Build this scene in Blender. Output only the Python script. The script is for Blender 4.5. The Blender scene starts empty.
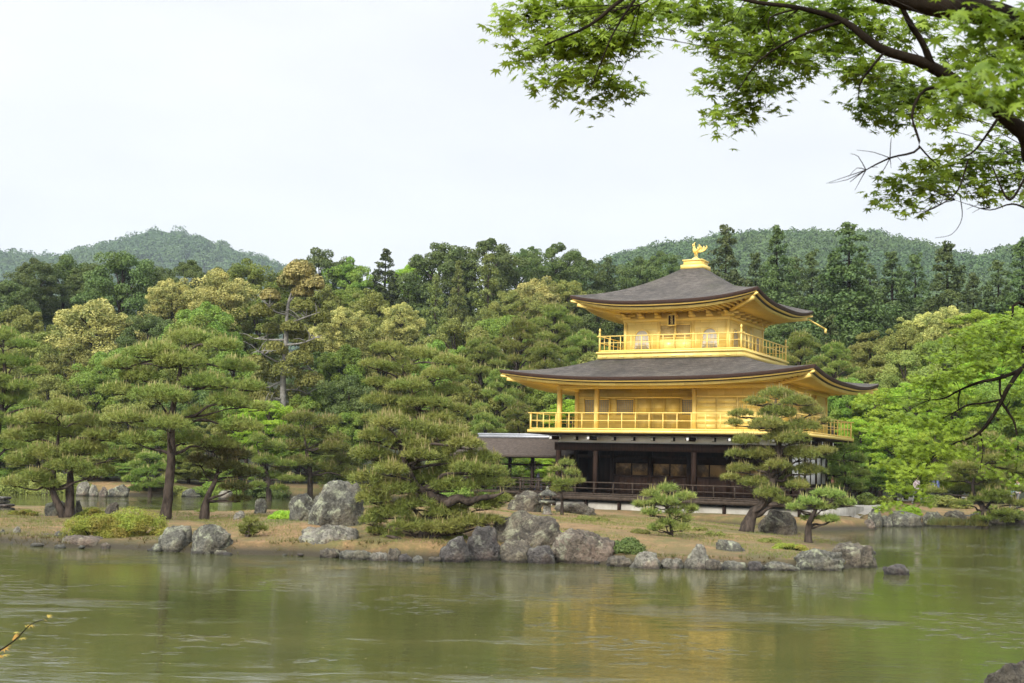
import bpy, math, random
import numpy as np
from mathutils import Vector, Matrix, Euler
random.seed(7); RNG = np.random.default_rng(7)
PI = math.pi
S = bpy.context.scene
C = S.collection

# ---------------------------------------------------------------- camera
F, HOR, CAMZ, ROLL = 1241.6, 464.17, 2.6, math.radians(1.4)
TILT = math.atan((HOR - 341.5) / F)
cam_d = bpy.data.cameras.new('camera'); cam = bpy.data.objects.new('camera', cam_d); C.objects.link(cam)
cam_d.sensor_width = 36.0; cam_d.lens = F / 1024 * 36.0
cam_d.clip_start = 0.05; cam_d.clip_end = 9000
cam.matrix_world = Matrix.Translation((0, 0, CAMZ)) @ Matrix.Rotation(PI / 2 + TILT, 4, 'X') @ Matrix.Rotation(ROLL, 4, 'Z')
cam_d.dof.use_dof = True; cam_d.dof.focus_distance = 50; cam_d.dof.aperture_fstop = 13
S.camera = cam

def ray(u, v):
    a, b = u - 512, v - 341.5
    c, s = math.cos(ROLL), math.sin(ROLL)
    a, b = a * c + b * s, -a * s + b * c
    a /= F; b /= -F
    return Vector((a, math.cos(TILT) - math.sin(TILT) * b, math.sin(TILT) + math.cos(TILT) * b))
def W(u, v, d):                      # the place seen at (u, v) that stands d metres away
    r = ray(u, v); k = d / r.y
    return Vector((r.x * k, d, CAMZ + r.z * k))
def G(u, v, z=0.0):                  # ... or that lies at height z
    r = ray(u, v); k = (z - CAMZ) / r.z
    return Vector((r.x * k, r.y * k, z))

# ---------------------------------------------------------------- sky, sun, exposure
SUN_EL, SUN_AZ = math.radians(32), math.radians(214)   # azimuth clockwise from +Y: behind the viewer's left shoulder
wd = bpy.data.worlds.new('World'); S.world = wd; wd.use_nodes = True
nt = wd.node_tree; nt.nodes.clear()
N = nt.nodes.new; Lk = nt.links.new
out = N('ShaderNodeOutputWorld'); bg = N('ShaderNodeBackground'); sky = N('ShaderNodeTexSky')
sky.sky_type = 'NISHITA'; sky.sun_disc = False; sky.sun_elevation = SUN_EL; sky.sun_rotation = SUN_AZ
tc = N('ShaderNodeTexCoord'); sep = N('ShaderNodeSeparateXYZ'); Lk(tc.outputs['Generated'], sep.inputs[0])
ramp = N('ShaderNodeValToRGB'); Lk(sep.outputs['Z'], ramp.inputs[0])
ramp.color_ramp.elements[0].position = 0.0; ramp.color_ramp.elements[0].color = (.93, .95, .975, 1)
ramp.color_ramp.elements[1].position = 1.0; ramp.color_ramp.elements[1].color = (1.0, 1.0, 1.0, 1)
gain = N('ShaderNodeMapRange'); Lk(sep.outputs['Z'], gain.inputs[0])
gain.inputs[1].default_value = .38; gain.inputs[2].default_value = .95; gain.inputs[3].default_value = 6.7; gain.inputs[4].default_value = 12.5
mp = N('ShaderNodeMapping'); mp.inputs['Scale'].default_value = (1.6, 1.6, 5); Lk(tc.outputs['Generated'], mp.inputs[0])
ns = N('ShaderNodeTexNoise'); ns.inputs['Scale'].default_value = 1.7; ns.inputs['Detail'].default_value = 5; ns.inputs['Roughness'].default_value = .5
Lk(mp.outputs[0], ns.inputs[0])
nr = N('ShaderNodeMapRange'); Lk(ns.outputs[0], nr.inputs[0]); nr.inputs[1].default_value = .3; nr.inputs[2].default_value = .7
nr.inputs[3].default_value = .90; nr.inputs[4].default_value = 1.05
mul = N('ShaderNodeMath'); mul.operation = 'MULTIPLY'; Lk(gain.outputs[0], mul.inputs[0]); Lk(nr.outputs[0], mul.inputs[1])
# thin cloud glows round the veiled sun
dt = N('ShaderNodeVectorMath'); dt.operation = 'DOT_PRODUCT'; Lk(tc.outputs['Generated'], dt.inputs[0])
dt.inputs[1].default_value = (math.sin(SUN_AZ) * math.cos(SUN_EL), math.cos(SUN_AZ) * math.cos(SUN_EL), math.sin(SUN_EL))
gl = N('ShaderNodeMapRange'); Lk(dt.outputs['Value'], gl.inputs[0]); gl.inputs[1].default_value = 0; gl.inputs[2].default_value = 1; gl.inputs[3].default_value = 1; gl.inputs[4].default_value = 2.2
mu2 = N('ShaderNodeMath'); mu2.operation = 'MULTIPLY'; Lk(mul.outputs[0], mu2.inputs[0]); Lk(gl.outputs[0], mu2.inputs[1])
vm = N('ShaderNodeVectorMath'); vm.operation = 'SCALE'; Lk(ramp.outputs[0], vm.inputs[0]); Lk(mu2.outputs[0], vm.inputs['Scale'])
mix = N('ShaderNodeMix'); mix.data_type = 'RGBA'; mix.inputs[0].default_value = .95
Lk(sky.outputs[0], mix.inputs[6]); Lk(vm.outputs[0], mix.inputs[7])
Lk(mix.outputs[2], bg.inputs[0]); bg.inputs[1].default_value = 0.1; Lk(bg.outputs[0], out.inputs[0])
sl = bpy.data.lights.new('sun', 'SUN'); sun = bpy.data.objects.new('sun', sl); C.objects.link(sun)
sl.energy = 2.5; sl.angle = math.radians(14); sl.color = (1, .96, .88)
sd_ = Vector((math.sin(SUN_AZ) * math.cos(SUN_EL), math.cos(SUN_AZ) * math.cos(SUN_EL), math.sin(SUN_EL)))
sun.rotation_euler = sd_.to_track_quat('Z', 'Y').to_euler()
S.view_settings.view_transform = 'Standard'; S.view_settings.look = 'None'
S.view_settings.exposure = 0.70; S.view_settings.gamma = 1.0; S.view_settings.use_curve_mapping = False
S.render.engine = 'CYCLES'
cy = S.cycles
cy.use_denoising = True; cy.use_adaptive_sampling = True; cy.adaptive_threshold = .015
cy.max_bounces = 6; cy.diffuse_bounces = 3; cy.glossy_bounces = 2; cy.transmission_bounces = 2; cy.transparent_max_bounces = 4
cy.volume_bounces = 0; cy.sample_clamp_indirect = 6
cy.caustics_reflective = False; cy.caustics_refractive = False

# ---------------------------------------------------------------- materials
def newmat(name):
    m = bpy.data.materials.new(name); m.use_nodes = True; t = m.node_tree; t.nodes.clear()
    o = t.nodes.new('ShaderNodeOutputMaterial'); p = t.nodes.new('ShaderNodeBsdfPrincipled')
    t.links.new(p.outputs[0], o.inputs[0]); return m, t, p, o
def noise(t, scale, detail=4, rough=.6, coord='Object', vec=None, dist=0):
    n = t.nodes.new('ShaderNodeTexNoise'); n.inputs['Scale'].default_value = scale
    n.inputs['Detail'].default_value = detail; n.inputs['Roughness'].default_value = rough; n.inputs['Distortion'].default_value = dist
    c = t.nodes.new('ShaderNodeTexCoord')
    if vec:
        m = t.nodes.new('ShaderNodeMapping'); m.inputs['Scale'].default_value = vec
        t.links.new(c.outputs[coord], m.inputs[0]); t.links.new(m.outputs[0], n.inputs[0])
    else: t.links.new(c.outputs[coord], n.inputs[0])
    return n
def rampn(t, src, stops):
    r = t.nodes.new('ShaderNodeValToRGB'); t.links.new(src, r.inputs[0])
    e = r.color_ramp.elements
    while len(e) < len(stops): e.new(.5)
    for i, (p, c) in enumerate(stops): e[i].position = p; e[i].color = (c[0], c[1], c[2], 1)
    return r
def mixc(t, fac, a, b, mode='MIX'):
    m = t.nodes.new('ShaderNodeMix'); m.data_type = 'RGBA'; m.blend_type = mode
    for i, x in ((0, fac), (6, a), (7, b)):
        if isinstance(x, (int, float)): m.inputs[i].default_value = x
        elif isinstance(x, tuple): m.inputs[i].default_value = (*x, 1)
        else: t.links.new(x, m.inputs[i])
    return m.outputs[2]
def bump(t, p, src, strength=.3, dist=.02):
    b = t.nodes.new('ShaderNodeBump'); b.inputs['Strength'].default_value = strength; b.inputs['Distance'].default_value = dist
    t.links.new(src, b.inputs['Height']); t.links.new(b.outputs[0], p.inputs['Normal']); return b
def mat_simple(name, c1, c2, scale=3, rough=.7, metallic=0, bmp=.2, bdist=.01, vec=None, spec=.5, stops=(.35, .65)):
    m, t, p, o = newmat(name); n = noise(t, scale, 6, .65, vec=vec)
    r = rampn(t, n.outputs[0], [(stops[0], c1), (stops[1], c2)]); t.links.new(r.outputs[0], p.inputs['Base Color'])
    p.inputs['Roughness'].default_value = rough; p.inputs['Metallic'].default_value = metallic
    p.inputs['Specular IOR Level'].default_value = spec
    if bmp: bump(t, p, n.outputs[0], bmp, bdist)
    return m
def mat_leaf(name, dark, light, tint=None, tint_amt=.5, trans=.3, tscale=.35, rough=.55, objvar=.12):
    m, t, p, o = newmat(name)
    g = t.nodes.new('ShaderNodeNewGeometry')
    r = rampn(t, g.outputs['Random Per Island'], [(0, dark), (1, light)])
    col = r.outputs[0]
    if tint:
        n = noise(t, tscale, 3, .6)
        f = rampn(t, n.outputs[0], [(.42, (0, 0, 0)), (.62, (tint_amt,) * 3)])
        col = mixc(t, f.outputs[0], col, tint)
    oi = t.nodes.new('ShaderNodeObjectInfo')
    mr = t.nodes.new('ShaderNodeMapRange'); t.links.new(oi.outputs['Random'], mr.inputs[0])
    mr.inputs[3].default_value = 1 - objvar * 2; mr.inputs[4].default_value = 1 + objvar * 2
    mh = t.nodes.new('ShaderNodeMapRange'); t.links.new(oi.outputs['Random'], mh.inputs[0])
    mh.inputs[3].default_value = .5 - objvar * .14; mh.inputs[4].default_value = .5 + objvar * .18
    hs = t.nodes.new('ShaderNodeHueSaturation'); t.links.new(col, hs.inputs['Color'])
    t.links.new(mr.outputs[0], hs.inputs['Value']); t.links.new(mh.outputs[0], hs.inputs['Hue'])
    t.links.new(hs.outputs[0], p.inputs['Base Color']); p.inputs['Roughness'].default_value = rough
    p.inputs['Specular IOR Level'].default_value = .3
    tr = t.nodes.new('ShaderNodeBsdfTranslucent'); t.links.new(hs.outputs[0], tr.inputs[0])
    mx = t.nodes.new('ShaderNodeMixShader'); mx.inputs[0].default_value = trans
    t.links.new(p.outputs[0], mx.inputs[1]); t.links.new(tr.outputs[0], mx.inputs[2]); t.links.new(mx.outputs[0], o.inputs[0])
    return m

M = {}
M['gold'] = mat_simple('gold_leaf', (.84, .64, .18), (.92, .72, .25), 1.3, .40, .12, .1, .004, spec=.5)
M['gold_trim'] = mat_simple('gold_trim', (.82, .59, .15), (.88, .65, .20), 2.0, .5, .12, .05, .004)
gm_ = M['gold']; t = gm_.node_tree; p = [q for q in t.nodes if q.type == 'BSDF_PRINCIPLED'][0]
bk = t.nodes.new('ShaderNodeTexBrick'); co = t.nodes.new('ShaderNodeTexCoord'); mpp = t.nodes.new('ShaderNodeMapping'); mpp.inputs['Rotation'].default_value = (PI / 2, 0, 0); t.links.new(co.outputs['Object'], mpp.inputs[0]); t.links.new(mpp.outputs[0], bk.inputs[0])
bk.inputs['Scale'].default_value = 1; bk.inputs['Brick Width'].default_value = .9; bk.inputs['Row Height'].default_value = .27; bk.inputs['Mortar Size'].default_value = .006
bk.inputs['Color1'].default_value = (1, 1, 1, 1); bk.inputs['Color2'].default_value = (.84, .80, .72, 1); bk.inputs['Mortar'].default_value = (.62, .56, .45, 1)
src = p.inputs['Base Color'].links[0].from_socket; t.links.new(mixc(t, 1.0, src, bk.outputs[0], 'MULTIPLY'), p.inputs['Base Color'])
M['gold_dull'] = mat_simple('gold_lattice', (.66, .50, .20), (.74, .57, .25), 3, .6, .1, .1, .004)
M['pane'] = mat_simple('paper_pane', (.40, .37, .31), (.48, .45, .38), 3, .7, 0, 0)
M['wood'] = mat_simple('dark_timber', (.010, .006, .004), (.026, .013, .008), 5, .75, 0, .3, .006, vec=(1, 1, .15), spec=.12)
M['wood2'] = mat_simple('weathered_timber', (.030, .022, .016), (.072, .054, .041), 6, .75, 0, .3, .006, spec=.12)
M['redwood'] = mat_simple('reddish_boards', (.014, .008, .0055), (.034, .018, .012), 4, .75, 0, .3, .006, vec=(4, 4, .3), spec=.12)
M['plaster'] = mat_simple('white_plaster', (.78, .78, .76), (.86, .86, .84), 2, .85, 0, .1, .004)
M['panel'] = mat_simple('painted_panel', (.06, .035, .015), (.27, .165, .06), 1.7, .6, 0, 0, stops=(.42, .58))
M['stone_base'] = mat_simple('pale_stone', (.26, .24, .20), (.42, .40, .35), 1.5, .9, 0, .4, .02)
M['metal_grey'] = mat_simple('ridge_metal', (.30, .31, .33), (.42, .43, .45), 4, .45, .5, .1, .004)
M['ink'] = mat_simple('ink', (.03, .02, .02), (.04, .03, .02), 3, .6, 0, 0)
M['bark'] = mat_simple('bark', (.018, .014, .011), (.082, .063, .050), 6, .95, 0, .9, .05, vec=(1, 1, .35), spec=.12)
M['bark_dark'] = mat_simple('bark_dark', (.006, .005, .0035), (.022, .017, .012), 9, 1.0, 0, .8, .02, vec=(1, 1, .4), spec=.05)
M['bark_grey'] = mat_simple('bark_grey', (.12, .11, .095), (.25, .235, .21), 5, .95, 0, .8, .04)
# shingle roof
m, t, p, o = newmat('bark_shingles')
n1 = noise(t, .8, 6, .75); n2 = noise(t, 3.2, 7, .85, vec=(1, 1, 5))
a_ = rampn(t, n1.outputs[0], [(.36, (.038, .033, .029)), (.7, (.135, .118, .102))])
b_ = rampn(t, n2.outputs[0], [(.40, (.18, .15, .13)), (.60, (1.1, 1.1, 1.1))])
wv = t.nodes.new('ShaderNodeTexWave'); wv.bands_direction = 'Z'; wv.wave_profile = 'SAW'; wv.inputs['Scale'].default_value = 2.7; wv.inputs['Distortion'].default_value = 1.3; wv.inputs['Detail'].default_value = 3; wv.inputs['Detail Scale'].default_value = 1.5
tcw = t.nodes.new('ShaderNodeTexCoord'); t.links.new(tcw.outputs['Object'], wv.inputs[0])
cw_ = rampn(t, wv.outputs[0], [(0, (.62, .60, .58)), (.35, (1, 1, 1))]).outputs[0]
moss = rampn(t, noise(t, .45, 5, .7).outputs[0], [(.52, (0, 0, 0)), (.68, (.5,) * 3)]).outputs[0]
base_ = mixc(t, moss, a_.outputs[0], (.075, .072, .045))
t.links.new(mixc(t, .8, mixc(t, .75, base_, b_.outputs[0], 'MULTIPLY'), cw_, 'MULTIPLY'), p.inputs['Base Color'])
p.inputs['Roughness'].default_value = .85; bump(t, p, n2.outputs[0], .8, .05); M['shingle'] = m
M['shingle_dark'] = mat_simple('darkened_bark_shingles', (.034, .026, .021), (.095, .074, .060), 6, .9, 0, .7, .04, vec=(1, 1, 5), spec=.2)  # annex shingles, colour darkened to counter the light on its front slope
M['edge'] = mat_simple('shingle_edge', (.028, .015, .011), (.07, .032, .02), 10, .8, 0, .3, .01, vec=(1, 1, 6))
# rocks
def rockmat(name, a, b, lich, red):
    m, t, p, o = newmat(name)
    n = noise(t, 1.6, 9, .68); n2 = noise(t, 3.3, 6, .6, dist=.6); n3 = noise(t, .9, 4, .6); n4 = noise(t, 13, 5, .7)
    c = rampn(t, n.outputs[0], [(.32, a), (.66, b)]).outputs[0]
    f = rampn(t, n2.outputs[0], [(.52, (0, 0, 0)), (.62, (.75,) * 3)]).outputs[0]
    c = mixc(t, f, c, lich)
    vo = t.nodes.new('ShaderNodeTexVoronoi'); vo.feature = 'DISTANCE_TO_EDGE'; vo.inputs['Scale'].default_value = 1.7
    vc = t.nodes.new('ShaderNodeTexCoord'); vmx = t.nodes.new('ShaderNodeVectorMath'); vmx.operation = 'MULTIPLY_ADD'; t.links.new(n4.outputs['Color'], vmx.inputs[0]); vmx.inputs[1].default_value = (.35, .35, .35); t.links.new(vc.outputs['Object'], vmx.inputs[2]); t.links.new(vmx.outputs[0], vo.inputs['Vector'])
    cr_n = rampn(t, vo.outputs['Distance'], [(0, (.22, .20, .18)), (.05, (1, 1, 1))]).outputs[0]; c = mixc(t, .8, c, cr_n, 'MULTIPLY')
    f2 = rampn(t, n3.outputs[0], [(.5, (0, 0, 0)), (.6, (.7,) * 3)]).outputs[0]
    c = mixc(t, f2, c, red)
    c = mixc(t, .6, c, rampn(t, n4.outputs[0], [(.36, (.25, .25, .25)), (.6, (1.15, 1.15, 1.15))]).outputs[0], 'MULTIPLY')
    geo = t.nodes.new('ShaderNodeNewGeometry'); sp = t.nodes.new('ShaderNodeSeparateXYZ'); t.links.new(geo.outputs['Position'], sp.inputs[0])
    wet = t.nodes.new('ShaderNodeMapRange'); t.links.new(sp.outputs['Z'], wet.inputs[0])
    wet.inputs[1].default_value = .03; wet.inputs[2].default_value = .12; wet.inputs[3].default_value = .35; wet.inputs[4].default_value = 1
    hs = t.nodes.new('ShaderNodeHueSaturation'); t.links.new(c, hs.inputs['Color']); t.links.new(wet.outputs[0], hs.inputs['Value'])
    t.links.new(hs.outputs[0], p.inputs['Base Color']); p.inputs['Roughness'].default_value = .9
    bsum = t.nodes.new('ShaderNodeMath'); bsum.operation = 'MULTIPLY_ADD'; t.links.new(n4.outputs[0], bsum.inputs[0]); bsum.inputs[1].default_value = .5; t.links.new(n.outputs[0], bsum.inputs[2])
    bump(t, p, bsum.outputs[0], 1.0, .16); M[name] = m
rockmat('rock_grey', (.050, .048, .038), (.20, .195, .155), (.34, .36, .24), (.12, .10, .07))
rockmat('rock_brown', (.042, .036, .026), (.17, .145, .108), (.30, .30, .20), (.12, .092, .062))
rockmat('rock_pale', (.12, .11, .085), (.29, .275, .225), (.34, .35, .23), (.22, .16, .12))
rockmat('rock_red', (.070, .057, .042), (.225, .180, .140), (.31, .31, .22), (.17, .118, .085))
rockmat('rock_dark', (.04, .036, .033), (.13, .115, .105), (.20, .20, .16), (.09, .06, .05))
# foliage
M['needle'] = mat_leaf('pine_needles', (0.097, 0.144, 0.028), (0.266, 0.321, 0.066), (0.33, 0.307, 0.083), .5, .14, .9)
M['needle_dark'] = mat_leaf('dark_pine_needles', (0.047, 0.066, 0.014), (0.118, 0.139, 0.033), (0.201, 0.13, 0.041), .4, .2, .9)
M['needle_far'] = mat_leaf('far_pine_needles', (0.083, 0.132, 0.021), (0.23, 0.283, 0.05), (0.295, 0.283, 0.071), .5, .25, .5)
M['candle'] = mat_leaf('pine_candles', (0.28, 0.24, 0.09), (0.42, 0.36, 0.16), None, 0, .2)
M['cedar'] = mat_leaf('cedar_foliage', (0.033, 0.061, 0.017), (0.088, 0.13, 0.03), (0.11, 0.138, 0.033), .5, .15, .4)
M['cypress'] = mat_leaf('cypress_foliage', (0.088, 0.124, 0.024), (0.183, 0.23, 0.047), (0.224, 0.236, 0.059), .4, .2, .4)
M['leaf_dark'] = mat_leaf('dark_leaves', (0.042, 0.078, 0.017), (0.124, 0.177, 0.04), (0.153, 0.189, 0.047), .5, .2, .35)
M['leaf_mid'] = mat_leaf('green_leaves', (0.083, 0.147, 0.019), (0.224, 0.319, 0.045), (0.283, 0.307, 0.053), .5, .28, .35)
M['leaf_olive'] = mat_leaf('olive_leaves', (0.1, 0.136, 0.024), (0.26, 0.289, 0.059), (0.319, 0.307, 0.077), .5, .25, .35)
M['leaf_bright'] = mat_leaf('bright_leaves', (0.142, 0.254, 0.017), (0.354, 0.496, 0.042), (0.437, 0.496, 0.047), .5, .38, .5)
M['leaf_yellow'] = mat_leaf('yellow_blossom', (0.34, 0.32, 0.08), (0.62, 0.56, 0.2), (0.12, 0.16, 0.035), .75, .2, .55)
M['leaf_shrub'] = mat_leaf('shrub_leaves', (0.16, 0.23, 0.025), (0.34, 0.4, 0.05), (0.34, 0.2, 0.05), .5, .3, 1.4)
M['maple'] = mat_leaf('maple_leaves', (0.077, 0.138, 0.011), (0.22, 0.319, 0.026), (0.286, 0.374, 0.033), .5, .42, 1.0, objvar=0)
M['maple_red'] = mat_leaf('orange_maple_leaves', (.38, .20, .04), (.45, .40, .08), None, 0, .4, objvar=0)
M['far_tree'] = mat_leaf('far_canopy', (0.04, 0.092, 0.026), (0.078, 0.145, 0.036), (0.11, 0.16, 0.035), .5, .15, .012, objvar=0)
# ground
m, t, p, o = newmat('moss_ground')
n = noise(t, .5, 8, .72); n2 = noise(t, 2.2, 8, .75); n3 = noise(t, 14, 6, .8)
c = rampn(t, n2.outputs[0], [(.3, (.145, .082, .032)), (.7, (.34, .215, .095))]).outputs[0]
g1 = rampn(t, n.outputs[0], [(.50, (0, 0, 0)), (.58, (.8,) * 3)]).outputs[0]
c = mixc(t, g1, c, (.105, .112, .028))
c = mixc(t, .65, c, rampn(t, n3.outputs[0], [(.38, (.35, .33, .30)), (.6, (1.2, 1.2, 1.2))]).outputs[0], 'MULTIPLY')
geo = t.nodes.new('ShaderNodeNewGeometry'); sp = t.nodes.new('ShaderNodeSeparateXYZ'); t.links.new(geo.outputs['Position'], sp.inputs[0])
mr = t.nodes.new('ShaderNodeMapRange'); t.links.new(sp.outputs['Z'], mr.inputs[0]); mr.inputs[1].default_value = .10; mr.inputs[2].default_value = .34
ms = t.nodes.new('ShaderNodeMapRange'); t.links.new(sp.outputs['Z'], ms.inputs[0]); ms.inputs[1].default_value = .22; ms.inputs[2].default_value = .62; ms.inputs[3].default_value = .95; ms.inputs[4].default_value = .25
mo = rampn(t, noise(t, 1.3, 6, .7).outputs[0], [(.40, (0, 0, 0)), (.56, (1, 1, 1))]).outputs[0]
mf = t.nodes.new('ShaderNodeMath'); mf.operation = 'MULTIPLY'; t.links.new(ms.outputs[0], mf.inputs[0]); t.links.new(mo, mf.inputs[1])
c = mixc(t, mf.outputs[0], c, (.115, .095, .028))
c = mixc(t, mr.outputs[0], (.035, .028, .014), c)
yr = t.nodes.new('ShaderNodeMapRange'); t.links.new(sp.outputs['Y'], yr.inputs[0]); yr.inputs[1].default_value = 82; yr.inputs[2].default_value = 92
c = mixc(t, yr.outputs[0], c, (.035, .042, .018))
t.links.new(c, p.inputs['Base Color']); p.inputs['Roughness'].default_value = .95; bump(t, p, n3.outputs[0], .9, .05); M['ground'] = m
M['path'] = mat_simple('path_gravel', (.30, .28, .24), (.42, .39, .34), 4, .95, 0, .4, .01)
M['hill'] = mat_simple('hill_soil', (.02, .032, .014), (.04, .055, .02), .05, 1, 0, 0)
# water
m, t, p, o = newmat('pond_water')
c = rampn(t, noise(t, .16, 5, .6, vec=(.45, 1.6, 1)).outputs[0], [(.35, (.050, .056, .018)), (.68, (.082, .082, .029))]).outputs[0]
c = mixc(t, rampn(t, noise(t, .9, 5, .7, vec=(.6, 1.5, 1)).outputs[0], [(.55, (0, 0, 0)), (.72, (.45,) * 3)]).outputs[0], c, (.10, .085, .028))
t.links.new(c, p.inputs['Base Color'])
p.inputs['Roughness'].default_value = .035; p.inputs['IOR'].default_value = 1.33
w1 = noise(t, 1.5, 4, .6, vec=(.5, 1.0, 1), dist=.3); w2 = noise(t, 3.2, 5, .7, vec=(.45, 1.0, 1), dist=.5)
pm = rampn(t, noise(t, .14, 5, .65, vec=(.6, .9, 1)).outputs[0], [(.52, (.05,) * 3), (.66, (1,) * 3)]).outputs[0]
mm = t.nodes.new('ShaderNodeMath'); mm.operation = 'MULTIPLY'; t.links.new(w2.outputs[0], mm.inputs[0]); t.links.new(pm, mm.inputs[1])
m2 = t.nodes.new('ShaderNodeMath'); m2.operation = 'MULTIPLY_ADD'; t.links.new(mm.outputs[0], m2.inputs[0]); m2.inputs[1].default_value = .9; w4 = noise(t, 5.5, 4, .75, vec=(.45, .8, 1), dist=.4)
gl_ = rampn(t, noise(t, 4.0, 3, .6, vec=(.6, 1.0, 1), dist=.6).outputs[0], [(.54, (0, 0, 0)), (.66, (1, 1, 1))]).outputs[0]
gmk = rampn(t, noise(t, .22, 5, .65, vec=(.7, .7, 1)).outputs[0], [(.53, (0,) * 3), (.63, (1,) * 3)]).outputs[0]
gg = t.nodes.new('ShaderNodeMath'); gg.operation = 'MULTIPLY'; t.links.new(gl_, gg.inputs[0]); t.links.new(gmk, gg.inputs[1])
m3 = t.nodes.new('ShaderNodeMath'); m3.operation = 'MULTIPLY'; t.links.new(w1.outputs[0], m3.inputs[0]); m3.inputs[1].default_value = .14
w5 = t.nodes.new('ShaderNodeMath'); w5.operation = 'MULTIPLY_ADD'; t.links.new(w4.outputs[0], w5.inputs[0]); w5.inputs[1].default_value = .05; t.links.new(m3.outputs[0], w5.inputs[2]); t.links.new(w5.outputs[0], m2.inputs[2])
m4 = t.nodes.new('ShaderNodeMath'); m4.operation = 'MULTIPLY_ADD'; t.links.new(gg.outputs[0], m4.inputs[0]); m4.inputs[1].default_value = .45; t.links.new(m2.outputs[0], m4.inputs[2])
bump(t, p, m4.outputs[0], .6, .08); M['water'] = m

# ---------------------------------------------------------------- mesh tools
class MB:
    def __init__(s): s.V = []; s.F = []; s.n = 0
    def add(s, V, Fc, mi=0):
        V = np.asarray(V, float).reshape(-1, 3); Fc = np.asarray(Fc, int)
        s.V.append(V); s.F.append((Fc + s.n, mi)); s.n += len(V); return s
    def box(s, x0, x1, y0, y1, z0, z1, mi=0):
        V = [(x, y, z) for z in (z0, z1) for y in (y0, y1) for x in (x0, x1)]
        return s.add(V, [(0, 2, 3, 1), (4, 5, 7, 6), (0, 1, 5, 4), (2, 6, 7, 3), (0, 4, 6, 2), (1, 3, 7, 5)], mi)
    def bar(s, p0, p1, w, h, mi=0):
        p0 = np.array(p0, float); p1 = np.array(p1, float); d = p1 - p0; d /= np.linalg.norm(d)
        up = np.array([0, 0, 1.]) if abs(d[2]) < .95 else np.array([0, 1., 0])
        a = np.cross(d, up); a /= np.linalg.norm(a); b = np.cross(a, d)
        V = [q + a * i * w / 2 + b * j * h / 2 for q in (p0, p1) for i, j in ((-1, -1), (1, -1), (1, 1), (-1, 1))]
        return s.add(V, [(3, 2, 1, 0), (4, 5, 6, 7), (0, 1, 5, 4), (1, 2, 6, 5), (2, 3, 7, 6), (3, 0, 4, 7)], mi)
    def tube(s, pts, rad, n=8, mi=0, sub=4, wob=0):
        pts = np.array([tuple(q) for q in pts], float); rad = np.array(rad, float)
        if sub > 1 and len(pts) > 2:
            P = np.vstack([2 * pts[0] - pts[1], pts, 2 * pts[-1] - pts[-2]]); o_ = []; r_ = []
            for i in range(len(pts) - 1):
                a, b, c_, d = P[i:i + 4]
                for k in range(sub):
                    x = k / sub
                    o_.append(.5 * (2 * b + (c_ - a) * x + (2 * a - 5 * b + 4 * c_ - d) * x * x + (3 * b - a - 3 * c_ + d) * x ** 3))
                    r_.append(rad[i] * (1 - x) + rad[i + 1] * x)
            o_.append(pts[-1]); r_.append(rad[-1]); pts = np.array(o_); rad = np.array(r_)
        T = np.gradient(pts, axis=0); T /= np.linalg.norm(T, axis=1)[:, None] + 1e-9
        ref = np.array([.3, .9, .2]) if abs(T[0][2]) > .5 else np.array([0, 0, 1.])
        A = np.cross(T, ref); A /= np.linalg.norm(A, axis=1)[:, None] + 1e-9; B = np.cross(T, A)
        th = np.arange(n) * 2 * PI / n
        rr = rad[:, None] * (1 + wob * RNG.normal(size=(len(pts), n)))
        V = pts[:, None, :] + rr[..., None] * (np.cos(th)[None, :, None] * A[:, None, :] + np.sin(th)[None, :, None] * B[:, None, :])
        i = np.arange(len(pts) - 1)[:, None] * n; j = np.arange(n)[None, :]; k = (j + 1) % n
        s.add(V.reshape(-1, 3), np.stack([i + j, i + k, i + n + k, i + n + j], -1).reshape(-1, 4), mi)
        e = len(pts) * n - n
        s.F.append((np.array([[s.n - len(V) * n + x for x in range(n)][::-1]]), mi)); s.F.append((np.array([[s.n - n + x for x in range(n)]]), mi))
        return s
    def lathe(s, prof, n=16, at=(0, 0, 0), mi=0):
        prof = np.array(prof, float); th = np.arange(n) * 2 * PI / n
        V = np.stack([prof[:, 0:1] * np.cos(th), prof[:, 0:1] * np.sin(th), np.repeat(prof[:, 1:2], n, 1)], -1) + np.array(at)
        i = np.arange(len(prof) - 1)[:, None] * n; j = np.arange(n)[None, :]; k = (j + 1) % n
        return s.add(V.reshape(-1, 3), np.stack([i + j, i + k, i + n + k, i + n + j], -1).reshape(-1, 4), mi)
    def build(s, name, mats, parent=None, smooth=False, mesh_only=False):
        if not isinstance(mats, (list, tuple)): mats = [mats]
        me = bpy.data.meshes.new(name)
        V = np.concatenate(s.V); me.vertices.add(len(V)); me.vertices.foreach_set('co', V.astype(np.float32).ravel())
        tot = sum(f.size for f, _ in s.F); npoly = sum(len(f) for f, _ in s.F)
        me.loops.add(tot); me.polygons.add(npoly)
        me.loops.foreach_set('vertex_index', np.concatenate([f.ravel() for f, _ in s.F]).astype(np.int32))
        lt = np.concatenate([np.full(len(f), f.shape[1], np.int32) for f, _ in s.F])
        me.polygons.foreach_set('loop_start', np.concatenate([[0], np.cumsum(lt)[:-1]]).astype(np.int32))
        me.polygons.foreach_set('material_index', np.concatenate([np.full(len(f), mi, np.int32) for f, mi in s.F]))
        if smooth: me.polygons.foreach_set('use_smooth', np.ones(npoly, bool))
        for q in mats: me.materials.append(M[q] if isinstance(q, str) else q)
        me.update(calc_edges=True)
        if mesh_only: return me
        ob = bpy.data.objects.new(name, me); C.objects.link(ob)
        if parent: ob.parent = parent
        return ob
def tag(o_, label=None, cat=None, group=None, kind=None):
    if label: o_['label'] = label
    if cat: o_['category'] = cat
    if group: o_['group'] = group
    if kind: o_['kind'] = kind
    return o_
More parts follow.
